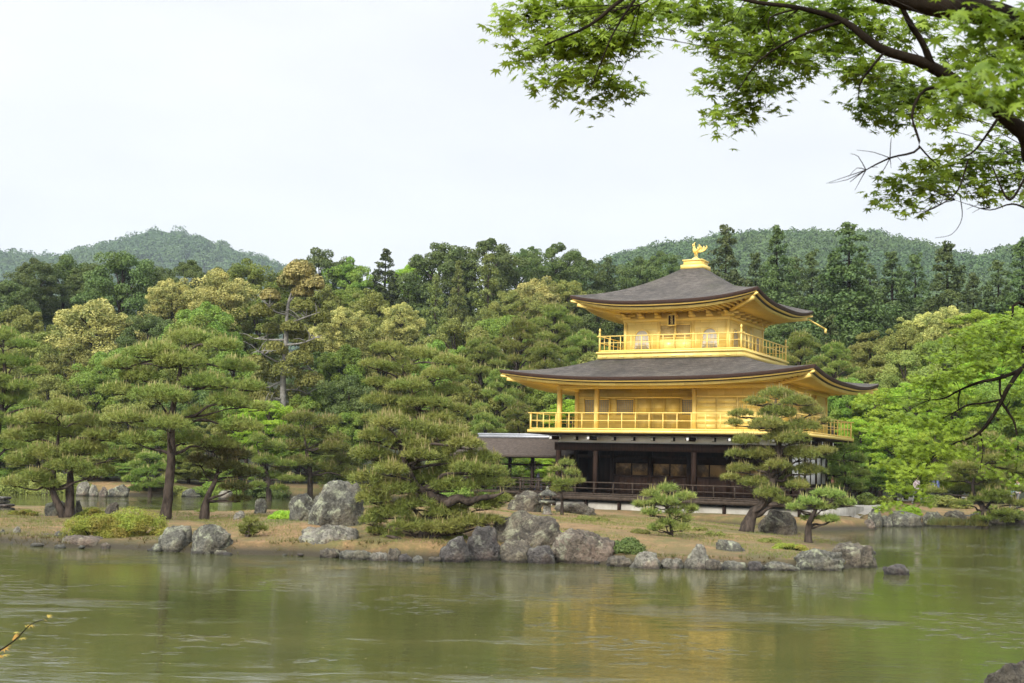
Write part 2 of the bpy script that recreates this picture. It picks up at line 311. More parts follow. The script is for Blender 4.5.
def thing(name, label, cat, loc, rz=0, group=None):
    e = bpy.data.objects.new(name, None); C.objects.link(e); e.location = loc; e.rotation_euler = (0, 0, rz); e.empty_display_size = .3
    return tag(e, label, cat, group)
def copy_tree(o_, parent=None):
    c_ = o_.copy(); C.objects.link(c_)
    if parent: c_.parent = parent
    for ch in list(o_.children): copy_tree(ch, c_)
    return c_
def nrm(a): return a / (np.linalg.norm(a, axis=-1, keepdims=True) + 1e-9)
def leaf_quads(mb, P, Nn, L, Wd, mi=0, n=None):
    n = len(P); t_ = nrm(np.cross(Nn, RNG.normal(size=(n, 3)))); b = np.cross(Nn, t_)
    L = (L * RNG.uniform(.65, 1.3, n))[:, None]; Wd = (Wd * RNG.uniform(.7, 1.2, n))[:, None]
    V = np.stack([P - t_ * L / 2, P + b * Wd / 2 - t_ * L * .1, P + t_ * L / 2, P - b * Wd / 2 - t_ * L * .1], 1)
    mb.add(V.reshape(-1, 3), np.arange(n * 4).reshape(-1, 4), mi)
def clump_leaves(mb, cen, rad, n, L, Wd, up=.35, mi=0, shell=.25, hemi=-.45):
    d = nrm(RNG.normal(size=(int(n * 1.7), 3))); d = d[d[:, 2] > hemi][:n]; n = len(d)
    r = 1 - shell * RNG.random((n, 1)) ** 1.5 + .12 * np.sin(d[:, :1] * 9 + cen[0]) * np.cos(d[:, 1:2] * 8 + cen[1])
    P = np.array(cen) + d * r * np.array(rad)
    Nn = nrm(d + np.array([0, 0, up]) + .75 * RNG.normal(size=(n, 3)))
    leaf_quads(mb, P, Nn, L, Wd, mi)

# ---------------------------------------------------------------- terrain
def poly_world(pts): return np.array([tuple(G(u, v, 0))[:2] for u, v in pts])
island = poly_world([(-260, 538), (-80, 541), (0, 543), (60, 548), (110, 549), (160, 551), (220, 554), (300, 556), (380, 560), (440, 561), (500, 560), (560, 562),
                     (615, 565), (660, 567), (740, 569), (800, 569), (845, 569), (872, 564), (868, 553), (838, 546), (805, 538), (765, 531.5), (720, 527), (660, 519.5), (590, 516), (540, 514),
                     (480, 513), (430, 514), (380, 515.5), (330, 517), (270, 517.5), (200, 517), (120, 514), (60, 511.5), (0, 509), (-80, 505), (-300, 498)])
BR = math.radians(-28.7); BC = np.array([9.74, 65.78])
def BL(lx, ly): return BC + np.array([lx * math.cos(BR) - ly * math.sin(BR), lx * math.sin(BR) + ly * math.cos(BR)])
far_land = np.vstack([[[-400, 500], [-400, 70]], poly_world([(-300, 487), (-80, 489), (0, 490.5), (60, 493.5), (130, 495.5), (200, 495.5), (300, 498), (380, 500)]),
                      [BL(-9, 8), BL(-8.5, 3.5), BL(-8.2, -7.0), BL(-2, -7.3), BL(4, -7.2), BL(8.6, -7.0), BL(10.2, -3)],
                      poly_world([(853, 523), (868, 527), (900, 525.5), (960, 525.5), (1024, 524), (1150, 524), (1500, 528)]), [[120, 50], [400, 40], [400, 500]]])
near_bank = np.array([[-300, -300], [-300, 9], [-20, 10], [-8, 10.6], [-2, 11], [4, 11.5], [6.2, 14.0], [7.5, 15.2], [12, 16], [30, 22], [60, 40], [300, 44], [300, -300]], float)
def sdist(P, poly):
    A = poly; B = np.roll(poly, -1, 0); best = np.full(len(P), 1e9); ins = np.zeros(len(P), bool)
    for a, b in zip(A, B):
        e = b - a; w = P - a; tt = np.clip((w @ e) / (e @ e + 1e-12), 0, 1)
        best = np.minimum(best, np.hypot(*(w - tt[:, None] * e).T))
        cnd = ((a[1] > P[:, 1]) != (b[1] > P[:, 1]))
        xi = (b[0] - a[0]) * (P[:, 1] - a[1]) / ((b[1] - a[1]) if abs(b[1] - a[1]) > 1e-9 else 1e-9) + a[0]
        ins ^= cnd & (P[:, 0] < xi)
    return np.where(ins, best, -best)
def ss(x): x = np.clip(x, 0, 1); return x * x * (3 - 2 * x)
def bumps(x, y): return .5 * np.sin(x * .9 + 1.3 * np.sin(y * .4)) * np.cos(y * .7 + x * .2) + .3 * np.sin(x * 2.3 + y * 1.1) + .2 * np.sin(y * 3.1 - x * 1.9)
def height(x, y):
    x = np.atleast_1d(np.asarray(x, float)); y = np.atleast_1d(np.asarray(y, float)); P = np.stack([x, y], 1)
    h = np.full(len(x), -.9)
    s1 = sdist(P, island) + .12 * bumps(x * 1.5, y * 1.5)
    top = .42 + .42 * np.exp(-((x + 2.5) / 5.5) ** 2) + .06 * bumps(x, y)
    w = ss(s1 / 5.0) * .5 + ss(s1 / .35) * .5
    h = np.maximum(h, np.where(s1 > 0, top * w, s1 * .8))
    s2 = sdist(P, far_land)
    rise = .62 + .25 * ss((y - 66) / 10) + 14 * ss((y - 92) / 90) + 14 * ss((y - 130) / 200) + .08 * bumps(x * .5, y * .5)
    h = np.maximum(h, np.where(s2 > 0, rise * (ss(s2 / 4) * .35 + ss(s2 / .4) * .65), s2 * .8))
    s3 = sdist(P, near_bank)
    h = np.maximum(h, np.where(s3 > 0, (1.0 + .05 * bumps(x, y)) * ss(s3 / 4), s3 * .5))
    return h
def H1(x, y): return float(height(x, y)[0])
def axis(a0, a1, step, lo, hi, g=1.16):
    mid = list(np.arange(a0, a1 + step / 2, step)); s = step; l = []; x = a0
    while x > lo: s *= g; x -= s; l.append(x)
    s = step; r = []; x = a1
    while x < hi: s *= g; x += s; r.append(x)
    return np.array(l[::-1] + mid + r)
xs = axis(-24, 26, .3, -4000, 4000); ys = axis(30, 72, .3, -1500, 5000)
X, Y = np.meshgrid(xs, ys); Z = height(X.ravel(), Y.ravel()).reshape(X.shape)
gm = MB(); nx, ny = len(xs), len(ys)
ii = (np.arange(ny - 1)[:, None] * nx + np.arange(nx - 1)[None, :]).ravel()
gm.add(np.stack([X.ravel(), Y.ravel(), Z.ravel()], 1), np.stack([ii, ii + 1, ii + nx + 1, ii + nx], 1))
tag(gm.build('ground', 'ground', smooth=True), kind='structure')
wm = MB(); wm.add([(-420, 0, 0), (420, 0, 0), (420, 420, 0), (-420, 420, 0)], [(0, 1, 2, 3)])
tag(wm.build('pond_water', 'water'), kind='structure')
# gravel path on the right shore
pw = MB(); cl = [G(825, 512, .62), G(860, 509, .66), G(885, 504, .7), G(915, 500, .75), G(960, 499, .8), G(1040, 500, .85)]
wd_ = [.9, 2.0, 2.4, 1.6, 1.1, 1.0]; pv = []
for i in range(41):
    q = i / 40 * 5; k = min(int(q), 4); f_ = q - k; c_ = cl[k].lerp(cl[k + 1], f_); w_ = wd_[k] * (1 - f_) + wd_[k + 1] * f_
    for s_ in np.linspace(-1, 1, 9):
        yy = c_.y + s_ * w_; pv.append((c_.x, yy, H1(c_.x, yy) + .02))
pv = np.array(pv); ii = (np.arange(40)[:, None] * 9 + np.arange(8)[None, :]).ravel()
pw.add(pv, np.stack([ii, ii + 9, ii + 10, ii + 1], 1)); tag(pw.build('gravel_path', 'path', smooth=True), kind='structure')

# ---------------------------------------------------------------- hills with their canopy
def ridge_fn(pts, d):
    w_ = [W(u, v, d) for u, v in pts]; rx = np.array([q.x for q in w_]); rz = np.array([q.z for q in w_])
    return lambda x: np.interp(x, rx, rz)
def make_hill(pts, d, depth, name, ncrown, cr, seed, spread=1.0, foot=.55):
    rng = np.random.default_rng(seed); rf = ridge_fn(pts, d)
    x0, x1 = W(pts[0][0], 300, d).x, W(pts[-1][0], 300, d).x
    def hz(x, y):
        r = rf(x); tt = np.clip((y - (d - depth)) / depth, 0, 1); back = np.clip((y - d) / (depth * 1.2), 0, 1)
        base = r * (tt ** .85 * (1 - foot) + ss(tt) * foot)
        gul = np.sin(x * 9 / depth + 2 * np.sin(y * 5 / depth)) * .05 * r * np.sin(tt * PI)
        return base * (1 - ss(back)) + gul - cr * 2.4
    gx = np.linspace(x0, x1, 90); gy = np.linspace(d - depth, d + depth * 1.2, 50); XX, YY = np.meshgrid(gx, gy)
    mb = MB(); ii = (np.arange(49)[:, None] * 90 + np.arange(89)[None, :]).ravel()
    mb.add(np.stack([XX.ravel(), YY.ravel(), hz(XX.ravel(), YY.ravel())], 1), np.stack([ii, ii + 1, ii + 91, ii + 90], 1))
    tag(mb.build(name, 'hill', smooth=True), kind='structure')
    cx_ = rng.uniform(x0, x1, ncrown); cyy = rng.uniform(d - depth, d + depth * .12, ncrown); cz = hz(cx_, cyy)
    cm = MB(); K = 260
    sc = rng.uniform(.6, 1.35, ncrown) * cr; tall = rng.uniform(.9, 1.7, ncrown)
    dd = nrm(rng.normal(size=(ncrown, K, 3))); dd[..., 2] = np.abs(dd[..., 2]) * 1.0 - .12
    rr = 1 + .18 * np.sin(dd[..., 0:1] * 6 + cx_[:, None, None]) * np.cos(dd[..., 1:2] * 5 + cyy[:, None, None])
    P = np.stack([cx_, cyy, cz + cr * .9], 1)[:, None, :] + dd * rr * (sc[:, None, None] * np.stack([np.ones(ncrown), np.ones(ncrown), tall], 1)[:, None, :])
    Nn = nrm(dd + .45 * rng.normal(size=dd.shape))
    leaf_quads(cm, P.reshape(-1, 3), Nn.reshape(-1, 3), cr * .26, cr * .22)
    tag(cm.build('far_forest', 'far_tree'), {'hill_left': 'hazy blue green forest covering the rounded hill at the left',
        'hill_right': 'green forest covering the long hill behind the pavilion', 'hill_edge': 'green forest covering the hill at the right edge'}[name], 'forest', kind='stuff')
make_hill([(-420, 262), (-200, 240), (-60, 246), (0, 248), (40, 252), (70, 254), (100, 243), (130, 234), (155, 229), (180, 228), (210, 236), (240, 248), (270, 258), (330, 280), (420, 310)], 1300, 520, 'hill_left', 5200, 7.5, 3)
make_hill([(520, 285), (580, 268), (610, 256), (640, 246), (680, 240), (730, 233), (780, 229), (840, 228), (880, 230), (920, 240), (960, 252), (1000, 268), (1060, 290)], 700, 300, 'hill_right', 5200, 4.6, 4)
make_hill([(900, 290), (940, 268), (975, 254), (1010, 243), (1060, 236), (1150, 232), (1300, 250)], 560, 200, 'hill_edge', 2600, 4.0, 5)

# ---------------------------------------------------------------- golden pavilion
pav = thing('golden_pavilion', 'three storey golden pavilion with two dark shingle roofs and a golden bird on top', 'pavilion', (BC[0], BC[1], 0), BR)
AX, AY, BAY = 5.85, 4.25, 2.127
W3 = 2.79
# stone base and deck
b = MB(); b.box(-7.4, 7.6, -5.5, 5.4, .0, .80); b.build('stone_base', 'stone_base', pav)
b = MB(); DX0, DX1, DY0, DY1 = -7.4, 7.35, -5.75, 5.2
for i in range(26):
    y0 = DY0 + i * (DY1 - DY0) / 26; b.box(DX0, DX1, y0 + .01, y0 + (DY1 - DY0) / 26, 1.10, 1.18)
b.box(DX0 - .05, DX1 + .05, DY0 - .06, DY0 + .06, .93, 1.098); b.box(DX1 - .06, DX1 + .06, DY0 + .062, DY1, .93, 1.097); b.box(DX0 - .06, DX0 + .06, DY0 + .062, DY1, .93, 1.097)
b.build('deck', 'wood2', pav)
for x in np.arange(DX0 + .2, DX1, 1.8):
    q = MB(); q.box(x - .07, x + .07, DY0 + .1, DY0 + .24, .3, .929); q.build('deck_post', 'wood', pav)
def railing(mb_mats, pts, z0, hgt_, step, name, post_w=.07, rails=(.45,), tall=0, mat='gold_trim', caps=False):
    r = MB()
    for (x0, y0), (x1, y1) in zip(pts[:-1], pts[1:]):
        d = math.hypot(x1 - x0, y1 - y0); n_ = max(1, round(d / step)); ex, ey = (x1 - x0) / d, (y1 - y0) / d
        for i, k in enumerate((hgt_,) + tuple(hgt_ * q for q in rails)):
            e = .16 if k == hgt_ else -.03
            r.bar((x0 - ex * e, y0 - ey * e, z0 + k), (x1 + ex * e, y1 + ey * e, z0 + k), post_w * (.95 if i == 0 else .62), post_w * (.8 if i == 0 else .6))
        r.bar((x0, y0, z0 + .06), (x1, y1, z0 + .06), post_w * .9, .06)
        for i in range(1, n_):
            x, y = x0 + (x1 - x0) * i / n_, y0 + (y1 - y0) * i / n_
            r.bar((x, y, z0), (x, y, z0 + hgt_ - .03), post_w * .72, post_w * .72)
    for x, y in pts:
        r.bar((x, y, z0), (x, y, z0 + hgt_ + tall), post_w * 1.25, post_w * 1.25)
        if caps: r.lathe([(0, 0), (.05, 0), (.035, .05), (.065, .1), (.05, .16), (0, .24)], 10, (x, y, z0 + hgt_ + tall))
    return r.build(name, mat, pav)
railing(None, [(DX0 + .1, DY1 - .1), (DX0 + .1, DY0 + .1), (DX1 - .1, DY0 + .1), (DX1 - .1, DY1 - .1)], 1.18, .62, 1.05, 'deck_railing', .07, (.52,), .08, 'wood2')
# first storey
colx = [-AX, -AX + BAY, -AX + 3.5 * BAY, -AX + 4.5 * BAY, AX]
for x in (-AX, -AX + BAY, -AX + 3.5 * BAY, AX):
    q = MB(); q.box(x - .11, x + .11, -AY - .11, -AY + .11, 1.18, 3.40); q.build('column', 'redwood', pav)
RY = -AY + BAY
for i in range(6):
    x = -AX + min(i * BAY, 2 * AX); x = min(x, AX)
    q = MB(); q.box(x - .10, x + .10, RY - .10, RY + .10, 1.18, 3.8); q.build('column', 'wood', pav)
for y in (RY + BAY, RY + 2 * BAY, AY):
    q = MB(); q.box(AX - .10, AX + .10, y - .10, y + .10, 1.18, 3.40); q.build('column', 'wood', pav)
    q = MB(); q.box(-AX - .10, -AX + .10, y - .10, y + .10, 1.18, 3.40); q.build('column', 'wood', pav)
b = MB()
b.box(-AX - .2, AX + .2, -AY - .09, -AY + .09, 3.403, 3.80); b.box(AX - .09, AX + .09, -AY + .092, AY, 3.403, 3.80); b.box(-AX - .09, -AX + .09, -AY + .092, AY, 3.403, 3.80)
b.box(-AX - .1, AX + .1, AY - .09, AY + .09, 3.403, 3.799)
b.box(-AX, AX, RY - .06, RY + .06, 3.05, 3.22)
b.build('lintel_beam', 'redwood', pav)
b = MB(); b.box(-AX + .1, AX - .1, -AY + .1, AY - .1, 3.70, 3.78); b.build('ceiling', 'wood', pav)
b = MB(); b.box(-AX + .1, AX - .1, AY - .2, AY - .1, 1.18, 3.7); b.box(-AX + 1.0 * BAY, AX - .1, RY + .04, RY + .05, 2.8, 3.7)
b.build('rear_wall', 'wood', pav)
b = MB(); b.box(-AX + .12, -AX + BAY + .1, RY + 1.2, RY + 1.3, 1.18, 3.7); b.build('added_dark_wall', 'wood', pav); b = MB(); b.box(-AX - .02, -AX + .04, RY + .12, AY - .102, 1.18, 3.4); b.build('added_dark_wall', 'wood', pav)  # dark walls added to keep the open left bay black inside
b = MB(); b.box(-AX + BAY + .1, AX - .1, RY - .03, RY + .03, 1.18, 2.12)
for x in np.arange(-AX + BAY + .2, AX - .2, .21): b.box(x, x + .02, RY - .045, RY - .031, 1.2, 2.1)
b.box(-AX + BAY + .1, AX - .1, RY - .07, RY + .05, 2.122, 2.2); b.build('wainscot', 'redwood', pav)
for i in (1, 2, 3, 4):
    x0 = -AX + i * BAY + .16; x1 = min(-AX + (i + 1) * BAY - .16, AX - .12)
    q = MB(); mid = (x0 + x1) / 2; q.box(x0, mid - .04, RY + .055, RY + .085, 2.2, 3.04); q.box(mid + .04, x1, RY + .055, RY + .085, 2.2, 3.04); q.build('painted_panel', 'panel', pav)
b = MB(); b.box(-AX - .03, AX + .03, -AY - .03, -AY + .03, 3.803, 4.18); b.box(AX - .03, AX + .03, -AY + .032, AY, 3.803, 4.18); b.box(-AX - .03, -AX + .03, -AY + .032, AY, 3.803, 4.18)
b.build('plaster_band', 'plaster', pav)
# white wall panels on the right (east) side
b = MB(); b.box(AX - .02, AX + .04, RY + .12, AY - .12, 1.9, 3.30); b.build('side_wall', 'plaster', pav)
b = MB(); b.box(AX + .045, AX + .09, RY + .1, AY - .1, 2.72, 2.84); b.box(AX + .045, AX + .09, RY + .1, AY - .1, 1.84, 1.95)
for y in np.arange(RY + 1.06, AY, 1.06): b.box(AX + .046, AX + .085, y - .04, y + .04, 1.96, 3.3)
b.build('side_framing', 'wood', pav)
b = MB(); b.box(AX - .02, AX + .04, RY + .12, AY - .12, 1.18, 1.84); b.build('side_skirt', 'redwood', pav)
# bracket arms under the first balcony
B2 = 1.2
for x in np.arange(-AX, AX + .1, BAY / 2):
    big = min(abs(x - c_) for c_ in colx) < .15
    q = MB(); q.bar((x, -AY + .3, 4.02), (x, -AY - (B2 - .25 if big else .3), 4.02), .13, .2)
    if big: q.box(x - .28, x + .28, -AY - .5, -AY - .38, 3.96, 4.10)
    o_ = q.build('bracket', 'wood', pav)
    q = MB(); e = (B2 - .25 if big else .3)
    if big:
        for s_ in (-1, 1): q2 = MB(); q2.box(x + s_ * .3 - .02, x + s_ * .3 + .02, -AY - .51, -AY - .37, 3.95, 4.10); q2.build('bracket_tip', 'plaster', o_)
    q.box(x - .06, x + .06, -AY - e - .02, -AY - e - .001, 3.94, 4.10); q.build('bracket_tip', 'plaster', o_)
for y in np.arange(-AY + BAY, AY + .1, BAY):
    q = MB(); q.bar((AX - .3, y, 4.02), (AX + B2 - .25, y, 4.02), .13, .2); o_ = q.build('bracket', 'wood', pav)
    q = MB(); q.box(AX + B2 - .249, AX + B2 - .23, y - .06, y + .06, 3.94, 4.10); q.build('bracket_tip', 'plaster', o_)
# second storey
b = MB(); b.box(-AX - B2, AX + B2, -AY - B2, AY + B2, 4.20, 4.27); b.build('balcony_beam', 'wood', pav)
b = MB(); b.box(-AX - B2 - .03, AX + B2 + .03, -AY - B2 - .03, AY + B2 + .03, 4.272, 4.42); b.build('balcony_floor', 'gold', pav)
e = B2 - .1
railing(None, [(-AX - e, AY + e), (-AX - e, -AY - e), (AX + e, -AY - e), (AX + e, AY + e), (-AX - e, AY + e)], 4.42, .86, .72, 'balcony_railing', .058, (.55,), .02, 'gold_trim')
XJ = -AX + 3.5 * BAY
b = MB(); Z0, Z1 = 4.42, 6.95
b.box(-AX, XJ, RY - .05, RY + .05, Z0, Z1); b.box(XJ - .05, XJ + .05, -AY + .052, RY - .052, Z0, Z1); b.box(XJ - .05, AX, -AY - .05, -AY + .05, Z0, Z1)
b.box(AX - .05, AX + .05, -AY + .052, AY, Z0, Z1); b.box(-AX - .05, AX - .052, AY - .05, AY + .05, Z0, Z1); b.box(-AX - .05, -AX + .05, RY + .052, AY - .052, Z0, Z1)
b.build('gold_wall', 'gold', pav)
for x, y in ((-AX, -AY), (-AX + BAY, -AY), (XJ, -AY - .02), (AX, -AY), (AX, RY), (AX + .01, RY + BAY), (AX + .01, RY + 2 * BAY), (AX, AY), (-AX, AY), (-AX, RY)):
    q = MB(); q.box(x - .10, x + .10, y - .10, y + .10, Z0, 6.56); q.build('gold_column', 'gold_trim', pav)
b = MB(); b.box(-AX - .14, AX + .14, -AY - .12, -AY + .12, 6.563, 6.84); b.box(AX - .12, AX + .12, -AY + .122, AY + .12, 6.563, 6.84); b.box(-AX - .12, -AX + .12, -AY + .122, AY + .12, 6.563, 6.84)
b.box(-AX + .13, XJ - .1, RY - .09, RY - .052, 6.2, 6.3); b.box(XJ + .1, AX - .1, -AY - .09, -AY - .052, 6.1, 6.2)
b.box(-AX + .13, XJ - .1, RY - .09, RY - .052, 4.43, 4.53); b.box(XJ + .1, AX - .1, -AY - .09, -AY - .052, 4.43, 4.53)
b.build('gold_beam', 'gold_trim', pav)
def lattice(x0, x1, y, z0, z1, nv, nh, name='lattice_window', axis_='x', side=1, arch=False):
    """window of a frame, a pane and lattice bars; axis_ y puts it on a side wall"""
    def bx(m_, a0, a1, d0, d1, c0, c1):
        if axis_ == 'x': m_.box(a0, a1, y - d1, y - d0, c0, c1)
        else: m_.box(y + d0, y + d1, a0, a1, c0, c1)
    f = MB()
    if not arch:
        bx(f, x0 - .06, x0, .052, .12, z0 - .06, z1 + .06); bx(f, x1, x1 + .06, .052, .12, z0 - .06, z1 + .06)
        bx(f, x0, x1, .053, .12, z1, z1 + .06); bx(f, x0, x1, .053, .12, z0 - .06, z0)
        fo = f.build(name, 'gold_trim', pav); pn = MB(); bx(pn, x0, x1, .054, .062, z0, z1)
    else:                                    # bell-shaped window
        cx_, hw = (x0 + x1) / 2, (x1 - x0) / 2; pr = []
        for k in range(25):
            a = k / 24; 
            if a < .25: pr.append((-hw * (1.10 - .25 * a / .25 * .4), z0 + (z1 - z0) * .55 * a / .25))
            elif a <= .75:
                th = PI * (1 - (a - .25) / .5); pr.append((hw * math.cos(th), z0 + (z1 - z0) * (.55 + .45 * math.sin(th) ** .8)))
            else: a2 = (1 - a) / .25; pr.append((hw * (1.10 - .25 * a2 * .4), z0 + (z1 - z0) * .55 * a2))
        P = [(-hw * 1.1, z0)] + pr + [(hw * 1.1, z0)]
        def pt(a, c_, d): return (cx_ + a, y - d, c_) if axis_ == 'x' else (y + d, cx_ + a, c_)
        for (a0, c0), (a1, c1) in zip(P[:-1] + [P[-1]], P[1:] + [P[0]]):
            if abs(a0 - a1) + abs(c0 - c1) > 1e-4: f.bar(pt(a0, c0, .08), pt(a1, c1, .08), .05, .05)
        fo = f.build(name, 'gold_trim', pav); pn = MB(); V = [pt(a, c_, .062) for a, c_ in P] + [pt(0, (z0 + z1) / 2, .062)]
        k = len(P); pn.add(V, [(i, (i + 1) % k, k) for i in range(k)])
    pn.build('window_pane', 'pane' if name != 'door_lattice' else 'gold_dull', fo)
    g = MB(); A0, A1 = (x0, x1)
    for i in range(1, nv): a = A0 + (A1 - A0) * i / nv; bx(g, a - .009, a + .009, .064, .085, z0 + .01, z1 - (.02 if not arch else (z1 - z0) * .12 * (1 + abs(i - nv / 2))))
    for i in range(1, nh): c_ = z0 + (z1 - z0) * i / nh; bx(g, A0 + (.03 if arch else 0), A1 - (.03 if arch else 0), .0855, .10, c_ - .009, c_ + .009)
    g.build('window_lattice', 'gold_dull', fo)
lattice(-5.35, -3.95, RY, 5.35, 6.12, 11, 7); lattice(-3.5, -2.55, RY, 5.35, 6.12, 8, 7); lattice(.15, 1.45, RY, 5.35, 6.12, 11, 7)
for x0, x1 in ((-2.35, -1.55), (-1.5, -.75), (-.7, .05)):
    q = MB(); q.box(x0, x1, RY - .085, RY - .052, 4.535, 6.19); q.box(x0 + .06, x1 - .06, RY - .1, RY - .086, 4.6, 5.3); q.box(x0 + .06, x1 - .06, RY - .1, RY - .086, 5.36, 6.12); q.build('sliding_door', 'gold', pav)
for x0, x1 in ((1.75, 2.72), (2.78, 3.75), (3.85, 4.75), (4.8, 5.7)):
    q = MB(); q.box(x0, x1, -AY - .085, -AY - .052, 4.535, 6.09)
    for k in range(6): q.box(x0 + .03, x1 - .03, -AY - .095, -AY - .0855, 4.56 + k * .255, 4.56 + k * .255 + .23)
    q.build('board_panel', 'gold', pav)
for y0 in (-4.1, -1.95, .15, 2.3):
    q = MB(); q.box(AX + .052, AX + .085, y0, y0 + 1.85, 4.535, 6.09); q.box(AX + .0855, AX + .1, y0 + .9, y0 + .95, 4.54, 6.08); q.build('board_panel', 'gold', pav)
# curved roofs
def roof(ex, ey, tx, ty, ze, zt, lift, name_, p_=2.7, thick=.17, wallx=AX, wally=AY, zsoff=6.86):
    ns_, nt_ = 28, 14
    def ev(s): return lift * abs(s) ** p_
    def pt(side, s, tt, off=0.0, dz=0.0):
        hx = ex + (tx - ex) * tt - off; hy = ey + (ty - ey) * tt - off
        z = ze + (zt - ze) * (.62 * tt + .38 * tt ** 2.2) + ev(s) * (1 - tt) ** 2.2 + dz
        if side == 0: return (s * hx, -hy, z)
        if side == 1: return (hx, s * hy, z)
        if side == 2: return (-s * hx, hy, z)
        return (-hx, -s * hy, z)
    rb = MB()
    for sd in range(4):
        V = [pt(sd, -1 + 2 * i / ns_, j / nt_) for j in range(nt_ + 1) for i in range(ns_ + 1)]
        ii = (np.arange(nt_)[:, None] * (ns_ + 1) + np.arange(ns_)[None, :]).ravel()
        rb.add(V, np.stack([ii, ii + 1, ii + ns_ + 2, ii + ns_ + 1], 1))
    ro = rb.build(name_, 'shingle', pav, smooth=True)
    def strip(rows, mat, nm, par):
        m_ = MB()
        for sd in range(4):
            V = [pt(sd, -1 + 2 * i / ns_, 0, o2, dz) for (o2, dz) in rows for i in range(ns_ + 1)]
            ii = (np.arange(len(rows) - 1)[:, None] * (ns_ + 1) + np.arange(ns_)[None, :]).ravel()
            m_.add(V, np.stack([ii + ns_ + 1, ii + ns_ + 2, ii + 1, ii], 1))
        return m_.build(nm, mat, par, smooth=False)
    strip([(0, 0), (.03, -thick), (.10, -thick - .01)], 'edge', 'shingle_edge', ro)
    strip([(.10, -thick - .011), (.10, -thick - .07), (.22, -thick - .072)], 'gold_trim', 'gold_eave_strip', ro)
    strip([(.22, -thick - .073), (.24, -thick - .115), (.34, -thick - .118)], 'ink', 'black_eave_strip', ro)
    strip([(.34, -thick - .119), (.34, -thick - .24), (.46, -thick - .243)], 'gold', 'eave_board', ro)
    # soffit + rafters
    m_ = MB(); zin = zsoff
    def sp(sd, s, w):            # w 0 at the board .. 1 at the wall
        hx = ex - .40 + (wallx - ex + .40) * w; hy = ey - .40 + (wally - ey + .40) * w
        z = (ze + ev(s) - thick - .20) * (1 - w) + zin * w + .05
        return {0: (s * hx, -hy, z), 1: (hx, s * hy, z), 2: (-s * hx, hy, z), 3: (-hx, -s * hy, z)}[sd]
    for sd in range(4):
        V = [sp(sd, -1 + 2 * i / ns_, j / 5) for j in range(6) for i in range(ns_ + 1)]
        ii = (np.arange(5)[:, None] * (ns_ + 1) + np.arange(ns_)[None, :]).ravel()
        m_.add(V, np.stack([ii + ns_ + 1, ii + ns_ + 2, ii + 1, ii], 1))
        L = (ex if sd in (0, 2) else ey) - .45; Lw = wallx if sd in (0, 2) else wally; ov = (ey - wally if sd in (0, 2) else ex - wallx)
        for a in np.arange(-L + .12, L, .30):
            w_end = 1.0 if abs(a) < Lw else max(0.02, 1 - (abs(a) - Lw) / (L - Lw))
            def at(w):
                half = L + .05 + (Lw - L - .05) * w; s = max(-1, min(1, a / half)); return np.array(sp(sd, s, w)) - [0, 0, .07]
            if w_end > .08: m_.bar(at(0), at(w_end * .98), .09, .10)
    for s_x, s_y in ((1, -1), (1, 1), (-1, 1), (-1, -1)):
        m_.bar((s_x * (ex - .3), s_y * (ey - .3), ze + lift - thick - .3), (s_x * wallx, s_y * wally, zin - .06), .16, .2)
    m_.build('eave_soffit', 'gold_trim', ro)
    cb = MB(); cb.box(-tx - .02, tx + .02, -ty - .02, ty + .02, zt - .04, zt - .01); cb.build('roof_cap', 'shingle', ro)
    return ro
lower = roof(AX + 2.35, AY + 2.35, W3 + .75, W3 + .75, 6.99, 8.28, .47, 'lower_roof')
upper = roof(W3 + 2.22, W3 + 2.22, .55, .55, 10.93, 13.22, .46, 'upper_roof', wallx=W3, wally=W3, zsoff=10.62)
# water spouts / corner ornaments
for ro, ex_, z in ((lower, 0, 0), (upper, 1, 0)):
    for sx, sy in ((1, -1), (1, 1), (-1, 1), (-1, -1)):
        q = MB(); e0 = (AX + 2.3, AY + 2.3, 7.14) if ex_ == 0 else (W3 + 2.2, W3 + 2.2, 11.08)
        q.bar((sx * (e0[0] - .6), sy * (e0[1] - .6), e0[2] - .10), (sx * (e0[0] - .02), sy * (e0[1] - .02), e0[2] - .0), .09, .09); q.build('corner_ornament', 'gold_trim', ro)
q = MB(); q.bar((W3 + 2.0, W3 + 2.0, 10.9), (W3 + 2.75, W3 + 2.75, 10.42), .06, .07); q.box(W3 + 2.7, W3 + 2.8, W3 + 2.7, W3 + 2.8, 10.2, 10.44); q.build('rain_spout', 'gold_trim', upper)
# third storey
B3 = W3 + 1.1
b = MB(); b.box(-B3 + .1, B3 - .1, -B3 + .1, B3 - .1, 7.9, 8.13); b.box(-B3, B3, -B3, B3, 8.132, 8.40); b.box(-B3 - .07, B3 + .07, -B3 - .07, B3 + .07, 8.402, 8.50)
for x in np.arange(-B3 + .4, B3, .95): b.box(x - .14, x + .14, -B3 - .03, -B3 - .001, 8.2, 8.26)
b.build('upper_balcony', 'gold', pav)
e = B3 - .08
railing(None, [(-e, e), (-e, -e), (e, -e), (e, e), (-e, e)], 8.5, .82, .6, 'upper_railing', .058, (.58,), .2, 'gold_trim', caps=True)
b = MB()
for s_ in (1, -1):
    b.box(-W3, W3, s_ * W3 - .05, s_ * W3 + .05, 8.5, 10.7); b.box(s_ * W3 - .05, s_ * W3 + .05, -W3 + .052, W3 - .052, 8.5, 10.7)
b.build('gold_wall', 'gold', pav)
for sx in (-W3, -.95, .95, W3):
    for sy in (-W3, W3):
        q = MB(); q.box(sx - .08, sx + .08, sy - .09, sy + .09, 8.5, 10.12); q.build('gold_column', 'gold_trim', pav)
        if abs(sx) < 1: q = MB(); q.box(sy - .09, sy + .09, sx - .08, sx + .08, 8.5, 10.12); q.build('gold_column', 'gold_trim', pav)
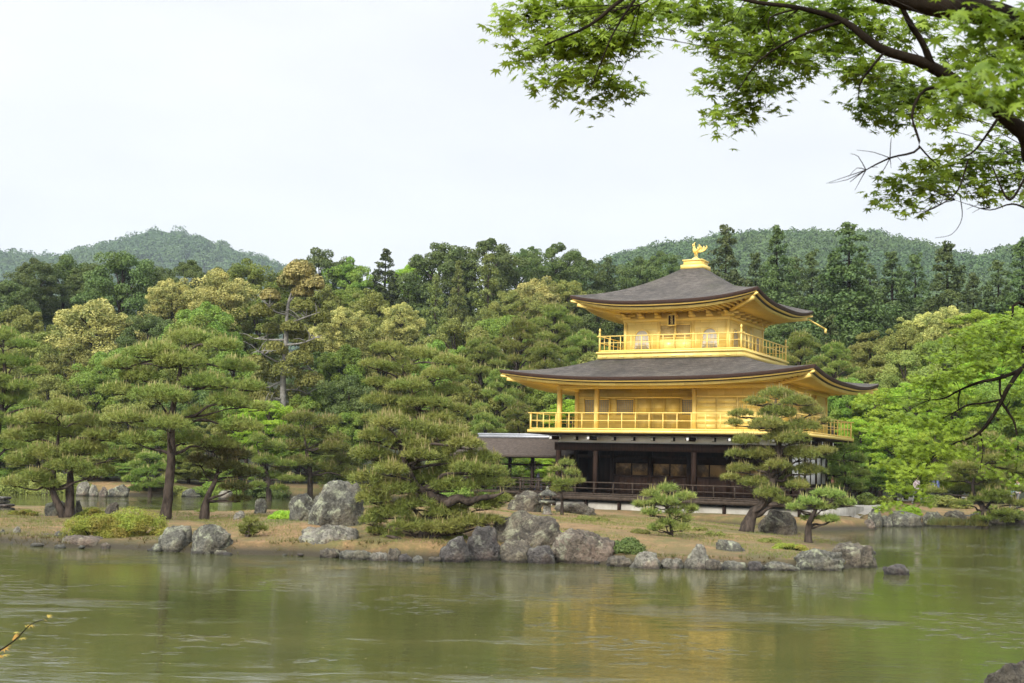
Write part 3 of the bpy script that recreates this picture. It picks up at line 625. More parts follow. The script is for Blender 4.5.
b = MB()
for s_ in (1, -1):
    b.box(-W3 - .12, W3 + .12, s_ * W3 - .11, s_ * W3 + .11, 10.122, 10.3); b.box(s_ * W3 - .11, s_ * W3 + .11, -W3 + .112, W3 - .112, 10.122, 10.3)
    for x in np.arange(-W3, W3 + .1, W3 / 3):
        b.box(x - .16, x + .16, s_ * W3 - .3, s_ * W3 + .3, 10.302, 10.42); b.box(s_ * W3 - .3, s_ * W3 + .3, x - .16, x + .16, 10.303, 10.421)
        b.box(x - .07, x + .07, s_ * W3 - .55, s_ * W3 + .55, 10.422, 10.54); b.box(s_ * W3 - .55, s_ * W3 + .55, x - .07, x + .07, 10.423, 10.541)
b.build('gold_beam', 'gold_trim', pav)
lattice(-2.25, -1.45, -W3, 8.62, 9.70, 4, 4, 'arched_window', arch=True); lattice(1.45, 2.25, -W3, 8.62, 9.70, 4, 4, 'arched_window', arch=True)
lattice(-2.25, -1.45, W3, 8.62, 9.70, 4, 4, 'arched_window', axis_='y', arch=True); lattice(1.45, 2.25, W3, 8.62, 9.70, 4, 4, 'arched_window', axis_='y', arch=True)
for x0, x1 in ((-.85, -.02), (.02, .85)):
    q = MB(); q.box(x0, x1, -W3 - .085, -W3 - .052, 8.55, 9.2); q.build('door_leaf', 'gold', pav)
    lattice(x0 + .04, x1 - .04, -W3, 9.28, 9.9, 8, 6, 'door_lattice')
    q = MB(); q.box(W3 + .052, W3 + .085, x0, x1, 8.55, 10.05); q.box(W3 + .086, W3 + .10, x0 + .08, x1 - .08, 8.65, 9.3); q.build('door_leaf', 'gold', pav)
# name board under the upper eave, three characters in a column
q = MB(); q.box(-.17, .17, -W3 - .62, -W3 - .55, 9.86, 10.34); pl = q.build('name_board', 'redwood', pav)
q = MB(); q.box(-.22, -.172, -W3 - .66, -W3 - .53, 9.81, 10.39); q.box(.172, .22, -W3 - .66, -W3 - .53, 9.81, 10.39); q.box(-.17, .17, -W3 - .66, -W3 - .53, 10.342, 10.39); q.box(-.17, .17, -W3 - .66, -W3 - .53, 9.81, 9.858)
q.build('board_frame', 'gold_trim', pl)
try:
    tcv = bpy.data.curves.new('characters', 'FONT'); tcv.body = '究\n竟\n頂'; tcv.size = .15; tcv.align_x = 'CENTER'; tcv.space_line = .95; tcv.extrude = .004
    to = bpy.data.objects.new('tmp_text', tcv); C.objects.link(to)
    bpy.context.view_layer.update()
    tme = bpy.data.meshes.new_from_object(to.evaluated_get(bpy.context.evaluated_depsgraph_get()))
    bpy.data.objects.remove(to)
    if len(tme.vertices):
        tme.materials.clear(); tme.materials.append(M['gold_trim'])
        tx_ = bpy.data.objects.new('characters', tme); C.objects.link(tx_); tx_.parent = pl; tx_.rotation_euler = (PI / 2, 0, 0); tx_.location = (0, -W3 - .626, 10.20)
except Exception as ex: print('text', ex)
# apex platform and bird
b = MB(); b.box(-.62, .62, -.62, .62, 13.18, 13.40); b.box(-.50, .50, -.50, .50, 13.402, 13.62); b.box(-.56, .56, -.56, .56, 13.622, 13.68); b.lathe([(.0, 13.68), (.3, 13.68), (.22, 13.78), (.10, 13.86), (0, 13.86)], 12)
b.build('roof_pedestal', 'gold_trim', upper)
b = MB()
for s_ in (-1, 1): b.tube([(s_ * .07, 0, 13.84), (s_ * .08, .03, 14.0), (s_ * .07, -.02, 14.16)], [.025, .022, .045], 6)
b.tube([(0, .22, 14.2), (0, .08, 14.22), (0, -.08, 14.28), (0, -.16, 14.42), (0, -.13, 14.56), (0, -.17, 14.66), (0, -.26, 14.65), (0, -.33, 14.61)], [.04, .12, .14, .085, .05, .06, .04, .01], 10)
b.tube([(0, -.15, 14.7), (0, -.10, 14.79), (0, -.03, 14.82)], [.03, .025, .01], 6)
for k in range(5):
    a = (k - 2) * .24
    b.tube([(a * .3, .18, 14.22), (a * .7, .38, 14.32), (a * 1.0, .46, 14.50 + .03 * (2 - abs(k - 2))), (a * 1.1, .40, 14.62)], [.04, .055, .06, .015], 6)
bird = b.build('bird_statue', 'gold_trim', upper, smooth=True); bird.data.transform(Matrix.Translation((0, 0, 13.84)) @ Matrix.Scale(.86, 4) @ Matrix.Rotation(math.radians(-25), 4, 'Z') @ Matrix.Translation((0, 0, -13.84)))
for s_ in (-1, 1):
    b = MB()
    for k in range(5):
        f_ = k / 4
        b.tube([(s_ * .10, 0, 14.30), (s_ * (.22 - f_ * .02), .05 + f_ * .10, 14.44 - f_ * .05), (s_ * (.28 + f_ * .04), .0 + f_ * .18, 14.68 - f_ * .14)], [.035, .045, .012], 6)
    wg = b.build('wing', 'gold_trim', bird, smooth=True); wg.data.transform(Matrix.Translation((0, 0, 13.84)) @ Matrix.Scale(.86, 4) @ Matrix.Rotation(math.radians(-25), 4, 'Z') @ Matrix.Translation((0, 0, -13.84)))
# fishing deck annex on the left side
AXX0, AXX1, AY0, AY1 = -12.5, -6.3, -1.9, 2.4     # local
def annex():
    b = MB(); b.box(AXX0, -DX1 - .1 + 0, AY0, AY1, 1.02, 1.14); 
    an = b.build('annex', 'wood2', pav)
    for x in (AXX0 + .25, -8.7, -6.9):
        for y in (AY0 + .2, AY1 - .2):
            q = MB(); q.box(x - .08, x + .08, y - .08, y + .08, -.5, 3.05); q.build('annex_post', 'wood', an)
    q = MB()
    for y in (AY0 + .2, AY1 - .2): q.box(AXX0, -6.2, y - .06, y + .06, 3.052, 3.2); q.box(AXX0 + .1, -6.4, y - .04, y + .04, 2.55, 2.65)
    for x in (AXX0 + .25, -8.7, -6.9): q.box(x - .05, x + .05, AY0 + .3, AY1 - .3, 3.053, 3.18)
    q.build('annex_beam', 'wood', an)
    q = MB(); yc = (AY0 + AY1) / 2; ow = 3.0; n_ = 10
    for s_ in (-1, 1):
        V = []
        for i in range(n_ + 1):
            f_ = i / n_; y = yc + s_ * ow * (1 - f_) * 1.0; z = 3.12 + 1.02 * (f_ * .75 + .25 * f_ * f_)
            V += [(AXX0 - .9, y, z), (-6.1, y, z)]
        V = np.array(V); ii = np.arange(n_) * 2
        q.add(V, np.stack([ii, ii + 1, ii + 3, ii + 2], 1)); q.add(V - [0, 0, .13], np.stack([ii + 2, ii + 3, ii + 1, ii], 1))
        q.box(AXX0 - .9, -6.1, yc + s_ * ow - .01, yc + s_ * ow + .01, 2.99, 3.12)
    q.box(AXX0 - .905, AXX0 - .88, yc - ow + .1, yc + ow - .1, 2.98, 3.1)
    rf = q.build('annex_roof', 'shingle_dark', an)
    q = MB(); q.box(AXX0 - .7, -6.1, yc - .16, yc + .16, 4.10, 4.24); q.box(AXX0 - .8, -6.05, yc - .1, yc + .1, 4.242, 4.36); q.build('roof_ridge', 'metal_grey', rf)
    r = MB(); P = [(-7.5, AY0 + .06), (AXX0 + .06, AY0 + .06), (AXX0 + .06, AY1 - .06), (-7.5, AY1 - .06)]
    for (x0, y0), (x1, y1) in zip(P[:-1], P[1:]):
        for z in (1.35, 1.6, 1.85): r.bar((x0, y0, z), (x1, y1, z), .05, .05)
        n_ = max(2, round(math.hypot(x1 - x0, y1 - y0) / .8))
        for i in range(n_ + 1): x = x0 + (x1 - x0) * i / n_; y = y0 + (y1 - y0) * i / n_; r.bar((x, y, 1.14), (x, y, 1.85), .05, .05)
    r.build('annex_railing', 'wood2', an)
annex()

# ---------------------------------------------------------------- rocks
def ico(sub):
    import bmesh
    bm = bmesh.new(); bmesh.ops.create_icosphere(bm, subdivisions=sub, radius=1)
    V = np.array([v.co[:] for v in bm.verts]); Fc = np.array([[v.index for v in f.verts] for f in bm.faces]); bm.free(); return V, Fc
ICO4, ICO4F = ico(5); ICO3, ICO3F = ico(4)
def vnoise(P, seed, f):
    r = np.random.default_rng(seed); o_ = 0
    for k in range(7):
        d = r.normal(size=3) * f * (1 + k * .55); o_ = o_ + np.sin(P @ d + r.uniform(0, 6)) / (1 + k * .5)
    return o_
def rock(u0, u1, vt, vb, mat, label, group='rocks along the water', z=-.06, sharp=12, seed=None, depth=.8, big=False, tilt=0):
    if 'largest grey brown' in label: seed = 5; sharp = 3
    seed = seed if seed is not None else int(u0 * 13 + vt * 7) & 0xffff
    r = np.random.default_rng(seed)
    gz = max(z, 0.0)
    c_ = G((u0 + u1) / 2, vb, gz); sc = c_.y / F
    wx = (u1 - u0) * sc / 2 * 1.06; hh = (vb - vt) * sc * 1.04 - (z - gz) ; dy = wx * depth
    V, Fc = (ICO4, ICO4F) if big else (ICO3, ICO3F)
    nn = nrm(r.normal(size=(sharp, 3))); dd = r.uniform(.72, 1.1, sharp)
    V0 = V; a_r = r.uniform(0, 3); Vr = np.stack([V[:, 0] * math.cos(a_r) - V[:, 1] * math.sin(a_r), V[:, 0] * math.sin(a_r) + V[:, 1] * math.cos(a_r), V[:, 2]], 1)
    bl = (np.abs(Vr) ** 3.4).sum(1) ** (-1 / 3.4)
    q = V @ nn.T; rr = np.where(q > .05, dd / np.maximum(q, .05), 9).min(1); rr = np.minimum(rr, bl)
    rr = rr * (1 + .05 * vnoise(V, seed, 2.4) + .022 * vnoise(V, seed + 1, 7) + .010 * vnoise(V, seed + 2, 17) + .03 * np.sign(vnoise(V, seed + 3, 4)))
    P = V * rr[:, None]
    P = P / np.array([np.abs(P[:, 0]).max(), np.abs(P[:, 1]).max(), 1]); zmx = P[:, 2].max(); zcut = -.25
    P[:, 2] = (P[:, 2] - zcut) / (zmx - zcut)
    P = P * np.array([wx, dy, hh])
    if tilt: P[:, 0] += P[:, 2] * tilt
    mb = MB(); mb.add(P, Fc)
    o_ = mb.build('rock', mat, smooth=True); o_.location = (c_.x, c_.y + dy * .9, z if z < 0.01 else z)
    tag(o_, label, 'rock', group); return o_
G1 = 'rocks along the island shore'
RK = [
 (-6, 6, 530, 541, 'rock_grey', 'small grey rock cut off by the left edge of the photo at the island shore'),
 (7, 20, 527, 541, 'rock_pale', 'pale squarish rock on the island shore nearest the left edge'),
 (25, 41, 539, 543.5, 'rock_dark', 'flat dark rock barely above the water near the left edge'),
 (48, 65, 532, 544, 'rock_grey', 'grey rock behind the reddish rock on the left shore'),
 (58, 98, 536, 548, 'rock_red', 'long low reddish rock left of the shrub bank'),
 (99, 109, 543, 549, 'rock_red', 'small pinkish stone just right of the long reddish rock'),
 (152, 188, 527, 552, 'rock_grey', 'grey and reddish boulder right of the shrub bank'),
 (182, 228, 526, 554, 'rock_grey', 'large rounded grey boulder left of the tiny leaning pine'),
 (228, 240, 543, 553, 'rock_dark', 'dark stone at the foot of the tiny leaning pine'),
 (267, 282, 542, 553, 'rock_dark', 'small dark stone right of the tiny leaning pine'),
 (280, 293, 536, 551, 'rock_grey', 'narrow upright grey stone left of the lichen boulder'),
 (294, 354, 527, 556, 'rock_pale', 'wide lichen covered boulder at the water, below the tall back boulder'),
 (338, 371, 551, 560, 'rock_grey', 'long flat stone at the water under the mossy slope'),
 (369, 389, 553, 561, 'rock_pale', 'small flat pale stone left of the low spreading pine'),
 (398, 412, 554, 562, 'rock_dark', 'dark stone under the left side of the low spreading pine'),
 (412, 424, 556, 563, 'rock_grey', 'small grey stone under the low spreading pine'),
 (464, 500, 528, 561, 'rock_dark', 'dark brown boulder right of the low spreading pine'),
 (492, 564, 514, 560, 'rock_brown', 'largest grey brown boulder on the shore in front of the lantern'),
 (548, 614, 531, 564, 'rock_red', 'lumpy reddish grey boulder left of the dark round bush'),
 (631, 662, 553, 569, 'rock_pale', 'pale block shaped rock right of the dark round bush'),
 (662, 686, 559, 569, 'rock_pale', 'low pale stone left of the upright block'),
 (686, 711, 546, 569.5, 'rock_pale', 'upright pale squarish block below the round young pine'),
 (721, 751, 562, 570.5, 'rock_grey', 'low grey stone under the tilted rock'),
 (762, 805, 563, 571, 'rock_grey', 'long flat grey stone left of the island tip'),
 (801, 848, 550, 571, 'rock_grey', 'lichen grey boulder at the island tip'),
 (831, 880, 544, 568, 'rock_brown', 'pointed brownish boulder at the very tip of the island'),
 (438, 470, 538, 562.5, 'rock_dark', 'dark angular rock under the right side of the low spreading pine'), (500, 532, 541, 563, 'rock_brown', 'brown rock at the water below the largest boulder, left half'),
 (528, 558, 547, 564, 'rock_dark', 'dark rock at the water below the largest boulder, right half'), (120, 134, 543, 549.5, 'rock_brown', 'small brown stone at the foot of the shrub bank'), (240, 256, 545, 553.5, 'rock_brown', 'low brown stone under the tiny leaning pine'),
 (318, 340, 549, 558, 'rock_brown', 'low brown stone in front of the lichen covered boulder'), (384, 400, 549, 561, 'rock_brown', 'brown stone under the left boughs of the low spreading pine'),
 (608, 634, 557, 567, 'rock_brown', 'low brown stone at the foot of the dark round bush'), (706, 724, 560, 570.5, 'rock_brown', 'brown stone between the upright block and the low grey stone'), (748, 764, 562, 571, 'rock_dark', 'small dark stone left of the long flat grey stone'),
 (16, 30, 536, 543, 'rock_brown', 'low brown stone right of the pale squarish rock'), (36, 50, 534, 543, 'rock_brown', 'brown stone left of the grey rock at the reddish one'),
 (887, 912, 565, 575.5, 'rock_dark', 'lone dark rock standing in the water off the island tip')]
for r_ in RK: rock(*r_, group=G1, big=(r_[1] - r_[0]) > 40)
rock(724, 756, 542, 563, 'rock_grey', 'tilted grey rock leaning on the bank right of the upright block', G1, tilt=-.5)
# rocks up on the island
def rock_on(u0, u1, vt, vb, mat, label, group=None, d=None, big=False, tilt=0, z=None, depth=.8):
    p0 = None
    lo = 33
    for q in np.arange(34, 110, .25):                  # walk along the sight line until it meets the ground
        w_ = W((u0 + u1) / 2, vb, q)
        if w_.z <= H1(w_.x, w_.y) + .0: p0 = w_; break
    if d: p0 = W((u0 + u1) / 2, vb, d)
    gz = max(0.0, H1(p0.x, p0.y))
    sc = p0.y / F; hh = (vb - vt) * sc
    o_ = rock(u0, u1, vt, vb, mat, label, group, z=-.06, big=big, tilt=tilt, depth=depth)
    c0 = G((u0 + u1) / 2, vb, 0); k = p0.y / c0.y
    o_.data.transform(Matrix.Scale(k, 4)); o_.location = (p0.x, p0.y + .3, gz - .06)
    return o_
GI = 'boulders standing on the island lawn'
rock_on(306, 362, 483, 527, 'rock_grey', 'tall pale grey boulder, the highest rock on the island lawn', GI, big=True)
rock_on(287, 316, 494, 521, 'rock_grey', 'lower grey boulder touching the left side of the tall one', GI, big=True)
rock_on(508, 543, 489, 509, 'rock_brown', 'brown boulder just left of the stone lantern', GI, d=51)
rock_on(554, 596, 503, 513, 'rock_brown', 'low brown rock right of the stone lantern', GI, d=53)
rock_on(759, 799, 511, 534, 'rock_brown', 'rounded brown boulder right of the leaning pine trunk', GI, big=True)
rock_on(42, 63, 501, 516, 'rock_grey', 'grey boulder behind the forked pine trunk', GI)
rock_on(71, 79, 501, 516, 'rock_grey', 'narrow grey stone right of the forked pine trunk', GI)
rock_on(101, 118, 503, 518, 'rock_brown', 'pointed brown stone between the forked pine and the shrub bank', GI)
rock_on(232, 242, 511, 520, 'rock_pale', 'small pale stone right of the dark leaning pine', GI)
rock_on(253, 266, 499, 514, 'rock_grey', 'upright grey stone left of the small bright green bush', GI)
GF = 'rocks on the far left shore'
for a in ((75, 89, 482, 496, 'rock_pale', 'tall pale yellowish rock on the far left shore seen past the forked pine'), (87, 97, 485, 496.5, 'rock_pale', 'shorter pale rock right of the tall yellowish one on the far left shore'),
          (97, 106, 487, 497, 'rock_red', 'small reddish rock in the middle of the far left shore rocks'), (104, 126, 485, 497, 'rock_grey', 'widest grey rock on the far left shore'),
          (124, 134, 484, 491, 'rock_red', 'rightmost reddish rock of the far left shore group'), (39, 50, 487, 495, 'rock_red', 'purplish rock on the far left shore left of the forked pine'),
          (60, 70, 482, 494, 'rock_grey', 'grey rock on the far left shore showing between the forked trunks'), (180, 200, 489, 497, 'rock_grey', 'grey rock on the far left shore right of the tall pine trunk'), (217, 234, 490, 499, 'rock_pale', 'pale rock on the far left shore under the dark leaning pine')):
    rock(*a, group=GF, z=-.05)
GR = 'rocks along the right shore'
for a in ((862, 876, 520, 529.5, 'rock_red', 'pinkish rock lowest at the water on the right shore'), (869, 884, 508, 527, 'rock_grey', 'tallest grey upright rock at the left end of the right shore'),
          (880, 895, 516, 527, 'rock_grey', 'grey rock next right of the upright one on the right shore'), (892, 927, 512, 527, 'rock_grey', 'wide grey rock below the bright green bush on the right shore'),
          (925, 947, 512, 526, 'rock_grey', 'mid sized grey rock right of the wide one on the right shore'), (946, 968, 511, 525, 'rock_brown', 'brown rock left of the layered pine on the right shore'),
          (966, 990, 514, 525, 'rock_dark', 'dark rock under the left of the layered pine'), (988, 1008, 515, 525, 'rock_brown', 'brown rock under the right of the layered pine'), (1006, 1030, 513, 524, 'rock_dark', 'dark rock at the right edge of the right shore'),
          (835, 866, 521, 527, 'rock_grey', 'low grey kerb stone where the path meets the water'),
          (719, 737, 507, 523, 'rock_grey', 'upright grey stone in front of the pavilion deck')):
    rock(*a, group=GR, z=-.05)
o_ = rock(996, 1046, 666, 700, 'rock_brown', 'brown grey rock in the bottom right corner close to the viewer', 'rocks on the near bank', z=-.05)

pb = MB(); Vp, Fp = ico(2); il = np.vstack([island, island[:1]])
for a, b_ in zip(il[:-1], il[1:]):
    for k in range(int(np.linalg.norm(b_ - a) * 1.6)):
        if a[1] > 40 and abs(a[0]) < 25 and a[0] < 10: continue
        q = a + (b_ - a) * RNG.random() + RNG.normal(size=2) * .12; sz_ = RNG.uniform(.06, .20)
        pb.add(Vp * np.array([sz_ * RNG.uniform(.8, 1.5), sz_, sz_ * RNG.uniform(.5, .8)]) * (1 + .12 * vnoise(Vp, k, 2.5))[:, None] + np.array([q[0], q[1], RNG.uniform(-.04, .05)]), Fp, int(RNG.integers(0, 3)))
tag(pb.build('shore_stones', ['rock_grey', 'rock_brown', 'rock_dark'], smooth=True), 'small stones scattered along the waterline of the island', 'stones', kind='stuff')
# stacked stone landing at the left edge
st = thing('stone_landing', 'dark stack of flat stones at the left edge of the island lawn', 'stonework', tuple(W(7, 507, 47)))
st.location.z = H1(st.location.x, st.location.y) - .03
for i, (w_, h_, dx) in enumerate(((1.1, .16, 0), (1.0, .13, .05), (.85, .14, -.06), (.8, .12, .0))):
    mb = MB(); V = ICO3.copy(); V = np.sign(V) * np.abs(V) ** .45; V = V * (1 + .03 * vnoise(V, 60 + i, 4))[:, None]
    mb.add(V * np.array([w_ / 2, .4, h_ / 2]) + np.array([dx - .35, 0, sum((.16, .13, .14, .12)[:i]) + h_ / 2]), ICO3F); mb.build('flat_stone', 'rock_dark' if i % 2 else 'rock_grey', st, smooth=True)

# stone lantern
lp = W(547, 511, 49.5); lz = H1(lp.x, lp.y)
ln = thing('stone_lantern', 'grey stone lantern with wide cap in front of the dark deck', 'lantern', (lp.x, lp.y, lz - .02))
q = MB(); q.lathe([(0, 0), (.22, 0), (.22, .05), (.16, .07), (.15, .42), (.19, .44)], 16); q.build('lantern_foot', 'rock_pale', ln, smooth=False)
q = MB(); q.lathe([(0, .44), (.30, .45), (.34, .50), (.33, .55), (.18, .58), (0, .58)], 16); q.build('lantern_platform', 'rock_grey', ln)
q = MB()
for sx in (-1, 1):
    for sy in (-1, 1): q.box(sx * .13 - .035, sx * .13 + .035, sy * .13 - .035, sy * .13 + .035, .57, .76)
q.build('light_chamber', 'rock_grey', ln)
q = MB(); q.lathe([(0, .74), (.36, .75), (.38, .79), (.22, .90), (.10, .98), (.05, 1.0), (.07, 1.05), (.03, 1.12), (0, 1.13)], 16); q.build('lantern_cap', 'rock_grey', ln)

# ---------------------------------------------------------------- pines
def needles(mb, P, D, k, L, w, mi=0, spread=.75):
    n = len(P); P = np.repeat(P, k, 0); D = nrm(np.repeat(D, k, 0) + spread * RNG.normal(size=(n * k, 3)))
    sd = nrm(np.cross(D, RNG.normal(size=D.shape))) * (w * .5)
    l = (L * RNG.uniform(.7, 1.2, n * k))[:, None]
    V = np.stack([P - sd, P + sd, P + D * l], 1); mb.add(V.reshape(-1, 3), np.arange(n * k * 3).reshape(-1, 3), mi)
def pad(mb, c_, rx, ry, rz, dens=170, k=9, L=.15, w=.017, cand=.12, sub=6):
    c_ = np.array(c_, float)
    lob = [(0, 0, .78)] + [(math.cos(a) * q, math.sin(a) * q, s) for a, q, s in zip(RNG.uniform(0, 6.28, sub), RNG.uniform(.45, .8, sub), RNG.uniform(.28, .48, sub))]
    for lx, ly, ls in lob:
        n = max(6, int(dens * rx * ry * ls * ls * 3.6)); a = RNG.uniform(0, 2 * PI, n); r = np.sqrt(RNG.random(n))
        zt_ = np.sqrt(np.clip(1 - r * r, 0, 1))
        zz = np.where(RNG.random(n) < .72, zt_ * RNG.uniform(.75, 1.1, n), zt_ * RNG.uniform(-.45, .6, n))
        P = np.stack([lx * rx + np.cos(a) * r * rx * ls, ly * ry + np.sin(a) * r * ry * ls, (zz * (ls + .25) - .12 * (lx * lx + ly * ly)) * rz], 1) + c_
        D = nrm(np.stack([np.cos(a) * r * .9, np.sin(a) * r * .9, np.full(n, .75)], 1))
        needles(mb, P, D, k, L, w)
        m_ = int(n * cand * .6)
        if m_:
            sel = np.argsort(-zz)[:max(m_ * 3, 3)]; sel = RNG.choice(sel, min(m_, len(sel)), replace=False)
            U = nrm(np.stack([RNG.normal(size=len(sel)) * .12, RNG.normal(size=len(sel)) * .12, np.ones(len(sel))], 1))
            needles(mb, P[sel] + U * L * .3, U, 2, L * 1.35, w * 1.5, 1, .05)
def pine(label, base, d, trunk, pads, r0=.16, mat='needle', cand=.14, hr=.40, needle=(.16, .018), dens=150, cat='pine tree', group='pruned pines', limbs=True, extra=.5, bark='bark', spreadd=.5, name='pine_tree', front=9999):
    """trunk: [(u, v), ...] as seen from the bank, pads: [(u, v, halfwidth px), ...]; every pad gets its own depth round the trunk"""
    bw = W(base[0], base[1], d); gz = H1(bw.x, bw.y)
    root = thing(name, label, cat, (bw.x, bw.y, gz), 0, group)
    pads = [(a, b_, c_ * .9) for a, b_, c_ in pads]
    T = [Vector((bw.x, bw.y, gz - .15))] + [W(u, v, d) + Vector((0, RNG.uniform(-.12, .12), 0)) for u, v in trunk]
    T = [Vector(q) - root.location for q in T]; rr = [r0 * 1.25] + [r0 * (1 - .78 * (i + 1) / len(trunk)) for i in range(len(trunk))]
    tb = MB(); tb.tube(T, rr, 9, wob=.07)
    fb = MB(); us = [p[0] for p in pads]; um = (min(us) + max(us)) / 2; uw = (max(us) - min(us)) / 2 + 1
    allp = []
    for (u, v, hw) in pads:
        k = math.sqrt(max(0.05, 1 - ((u - um) / uw) ** 2)); off = RNG.uniform(-1, 1) * spreadd * uw * k * d / F
        if v > front: off = -abs(off) * .6 + .2
        allp.append((u, v, hw, off))
        if RNG.random() < extra: allp.append((u + RNG.uniform(-.6, .6) * hw, v + RNG.uniform(-.35, .35) * hw * .7, hw * RNG.uniform(.6, .85), -off if abs(off) > .3 else off + .7 * uw * d / F))
    for (u, v, hw, off) in allp:
        cw = W(u, v, d + off) - root.location; R = hw * (d + off) / F
        pad(fb, cw, R, R * .92, R * hr, dens, L=needle[0], w=needle[1], cand=cand)
        if limbs:
            tz = [(t_ - Vector((0, 0, cw.z - R * .25))).length * (1 + (t_.z > cw.z) * .8) for t_ in T[1:]]; i = 1 + int(np.argmin(tz))
            a = T[i]; e_ = Vector(cw) - Vector((0, 0, R * hr * .35)); mid_ = a.lerp(e_, .5) + Vector((RNG.uniform(-.1, .1), RNG.uniform(-.1, .1), RNG.uniform(-.05, .12) * (e_ - a).length))
            q1 = a.lerp(e_, .25) + Vector((RNG.uniform(-.08, .08), 0, RNG.uniform(-.08, .1)))
            tb.tube([a, q1, mid_, e_], [max(.02, rr[i] * .5), max(.018, rr[i] * .42), .03 * r0 / .16 + .006, .012], 6, wob=.08)
            for _ in range(4):
                e2 = e_ + Vector((RNG.uniform(-.7, .7) * R, RNG.uniform(-.7, .7) * R, RNG.uniform(0, .3) * R * hr)); tb.tube([e_.lerp(a, .15), e_.lerp(e2, .5) - Vector((0, 0, .03)), e2], [.018, .012, .006], 5, sub=2)
    tb.build('trunk', bark, root, smooth=True); fb.build('crown', [mat, 'candle'], root)
    return root
GP = 'pruned pines on the island'
pine('tall open pine with straight trunk on the left of the island', (165, 520), 42.5, [(168, 490), (172, 455), (172, 420), (176, 390), (180, 365), (178, 350)],
     [(190, 340, 26), (222, 347, 22), (158, 353, 30), (124, 366, 20), (186, 364, 34), (236, 368, 24), (142, 378, 24), (118, 392, 22), (160, 398, 34), (205, 385, 30), (250, 388, 20), (232, 404, 30), (262, 408, 14),
      (125, 420, 22), (160, 424, 30), (200, 418, 26), (238, 428, 26), (135, 440, 22), (185, 440, 24), (220, 446, 22)], r0=.18, group=GP, extra=.2)
pine('dark crowned leaning pine beside the tall open pine', (203, 520), 43.5, [(207, 500), (214, 482), (220, 462)], [(212, 448, 20), (235, 456, 20), (200, 462, 18), (222, 468, 22), (245, 474, 16), (205, 478, 14), (232, 488, 18), (240, 500, 12)], r0=.16, mat='needle_dark', group=GP)
pine('pine with a forked curving trunk at the left end of the island', (66, 518), 43, [(60, 506), (53, 490), (54, 470), (56, 446), (60, 425)],
     [(62, 410, 26), (35, 420, 22), (92, 424, 22), (58, 432, 30), (25, 438, 22), (105, 438, 18), (85, 450, 26), (45, 456, 28), (118, 456, 14), (20, 462, 20), (70, 468, 26), (100, 472, 20), (35, 478, 22), (15, 484, 16), (50, 486, 14)], r0=.15, group=GP)
q = MB(); fk = bpy.data.objects['pine_tree.002'] if 'pine_tree.002' in bpy.data.objects else None
if fk:
    P_ = [W(68, 520, 43), W(70, 500, 43.1), W(70, 480, 43.2), W(72, 455, 43.3)]; q.tube([p_ - fk.location for p_ in P_], [.2, .15, .12, .05], 8, wob=.07); q.build('second_trunk', 'bark', fk, smooth=True)
pine('low spreading pine with a gnarled trunk overhanging the water', (425, 558), 35.0, [(420, 540), (440, 520), (448, 503), (420, 490), (408, 470), (402, 450), (396, 432)],
     [(390, 425, 28), (418, 430, 24), (375, 438, 22), (445, 436, 26), (405, 446, 28), (466, 446, 20), (372, 456, 24), (432, 455, 30), (478, 460, 24), (395, 468, 30), (455, 470, 28), (492, 473, 18), (368, 480, 20), (425, 480, 26), (488, 484, 24), (395, 490, 30),
      (455, 488, 26), (372, 500, 22), (418, 506, 26), (480, 506, 24), (392, 515, 24), (448, 514, 26), (500, 500, 14), (372, 522, 16), (410, 528, 24), (445, 530, 24), (425, 546, 20), (395, 540, 18), (470, 524, 20), (448, 545, 18), (378, 532, 14), (410, 550, 12), (440, 552, 12), (490, 522, 14)], r0=.22, front=500, group=GP, extra=.3, dens=170)
for fx in (1,):
    root = [o for o in bpy.data.objects if o.name.startswith('pine_tree') and 'gnarled' in o.get('label', '')][0]; q = MB()
    q.tube([W(a, b_, 34.6) - root.location for a, b_ in ((446, 505), (458, 498), (468, 502), (480, 498), (492, 497), (504, 492))], [.13, .12, .10, .09, .06, .02], 8, wob=.12); q.build('limb', 'bark', root, smooth=True); q = MB()
    q.tube([W(a, b_, 34.5) - root.location for a, b_ in ((425, 552), (408, 545), (396, 538), (386, 536))], [.13, .10, .06, .02], 8, wob=.1); q.build('limb', 'bark', root, smooth=True)
pine('rounded pine rising right behind the low spreading pine', (420, 512), 51, [(418, 480), (416, 440), (418, 410), (408, 385), (402, 365)],
     [(388, 350, 22), (420, 356, 22), (448, 362, 18), (375, 366, 18), (402, 370, 24), (440, 376, 24), (462, 372, 10), (378, 384, 18), (412, 388, 26), (450, 392, 20), (382, 402, 24), (424, 404, 28), (460, 410, 14), (398, 416, 26), (440, 420, 24), (370, 420, 14), (420, 434, 24)], r0=.2, group=GP, extra=.1)
pine('layered pine with leaning trunk in front of the pavilion corner', (745, 528), 46, [(752, 516), (765, 502), (774, 480), (778, 455), (780, 430), (775, 405)],
     [(776, 396, 20), (755, 403, 14), (800, 403, 18), (742, 415, 14), (778, 414, 24), (812, 412, 16), (736, 424, 12), (768, 426, 22), (802, 428, 22), (825, 422, 10), (745, 442, 18), (790, 440, 28), (735, 455, 12), (760, 456, 22), (800, 456, 26), (824, 452, 12), (742, 470, 16), (775, 470, 24), (808, 472, 20), (732, 478, 10),
      (755, 484, 20), (790, 484, 20), (768, 495, 20), (782, 502, 12)], r0=.24, group=GP, extra=.35, spreadd=.4)
pine('small pine with a short straight trunk on the island tip', (808, 541), 41, [(809, 528), (811, 517), (818, 508), (824, 500)], [(808, 503, 15), (828, 495, 16), (845, 504, 13), (796, 508, 10), (822, 508, 14), (838, 497, 10), (812, 519, 12), (830, 520, 11)], r0=.12, group=GP, extra=.3)
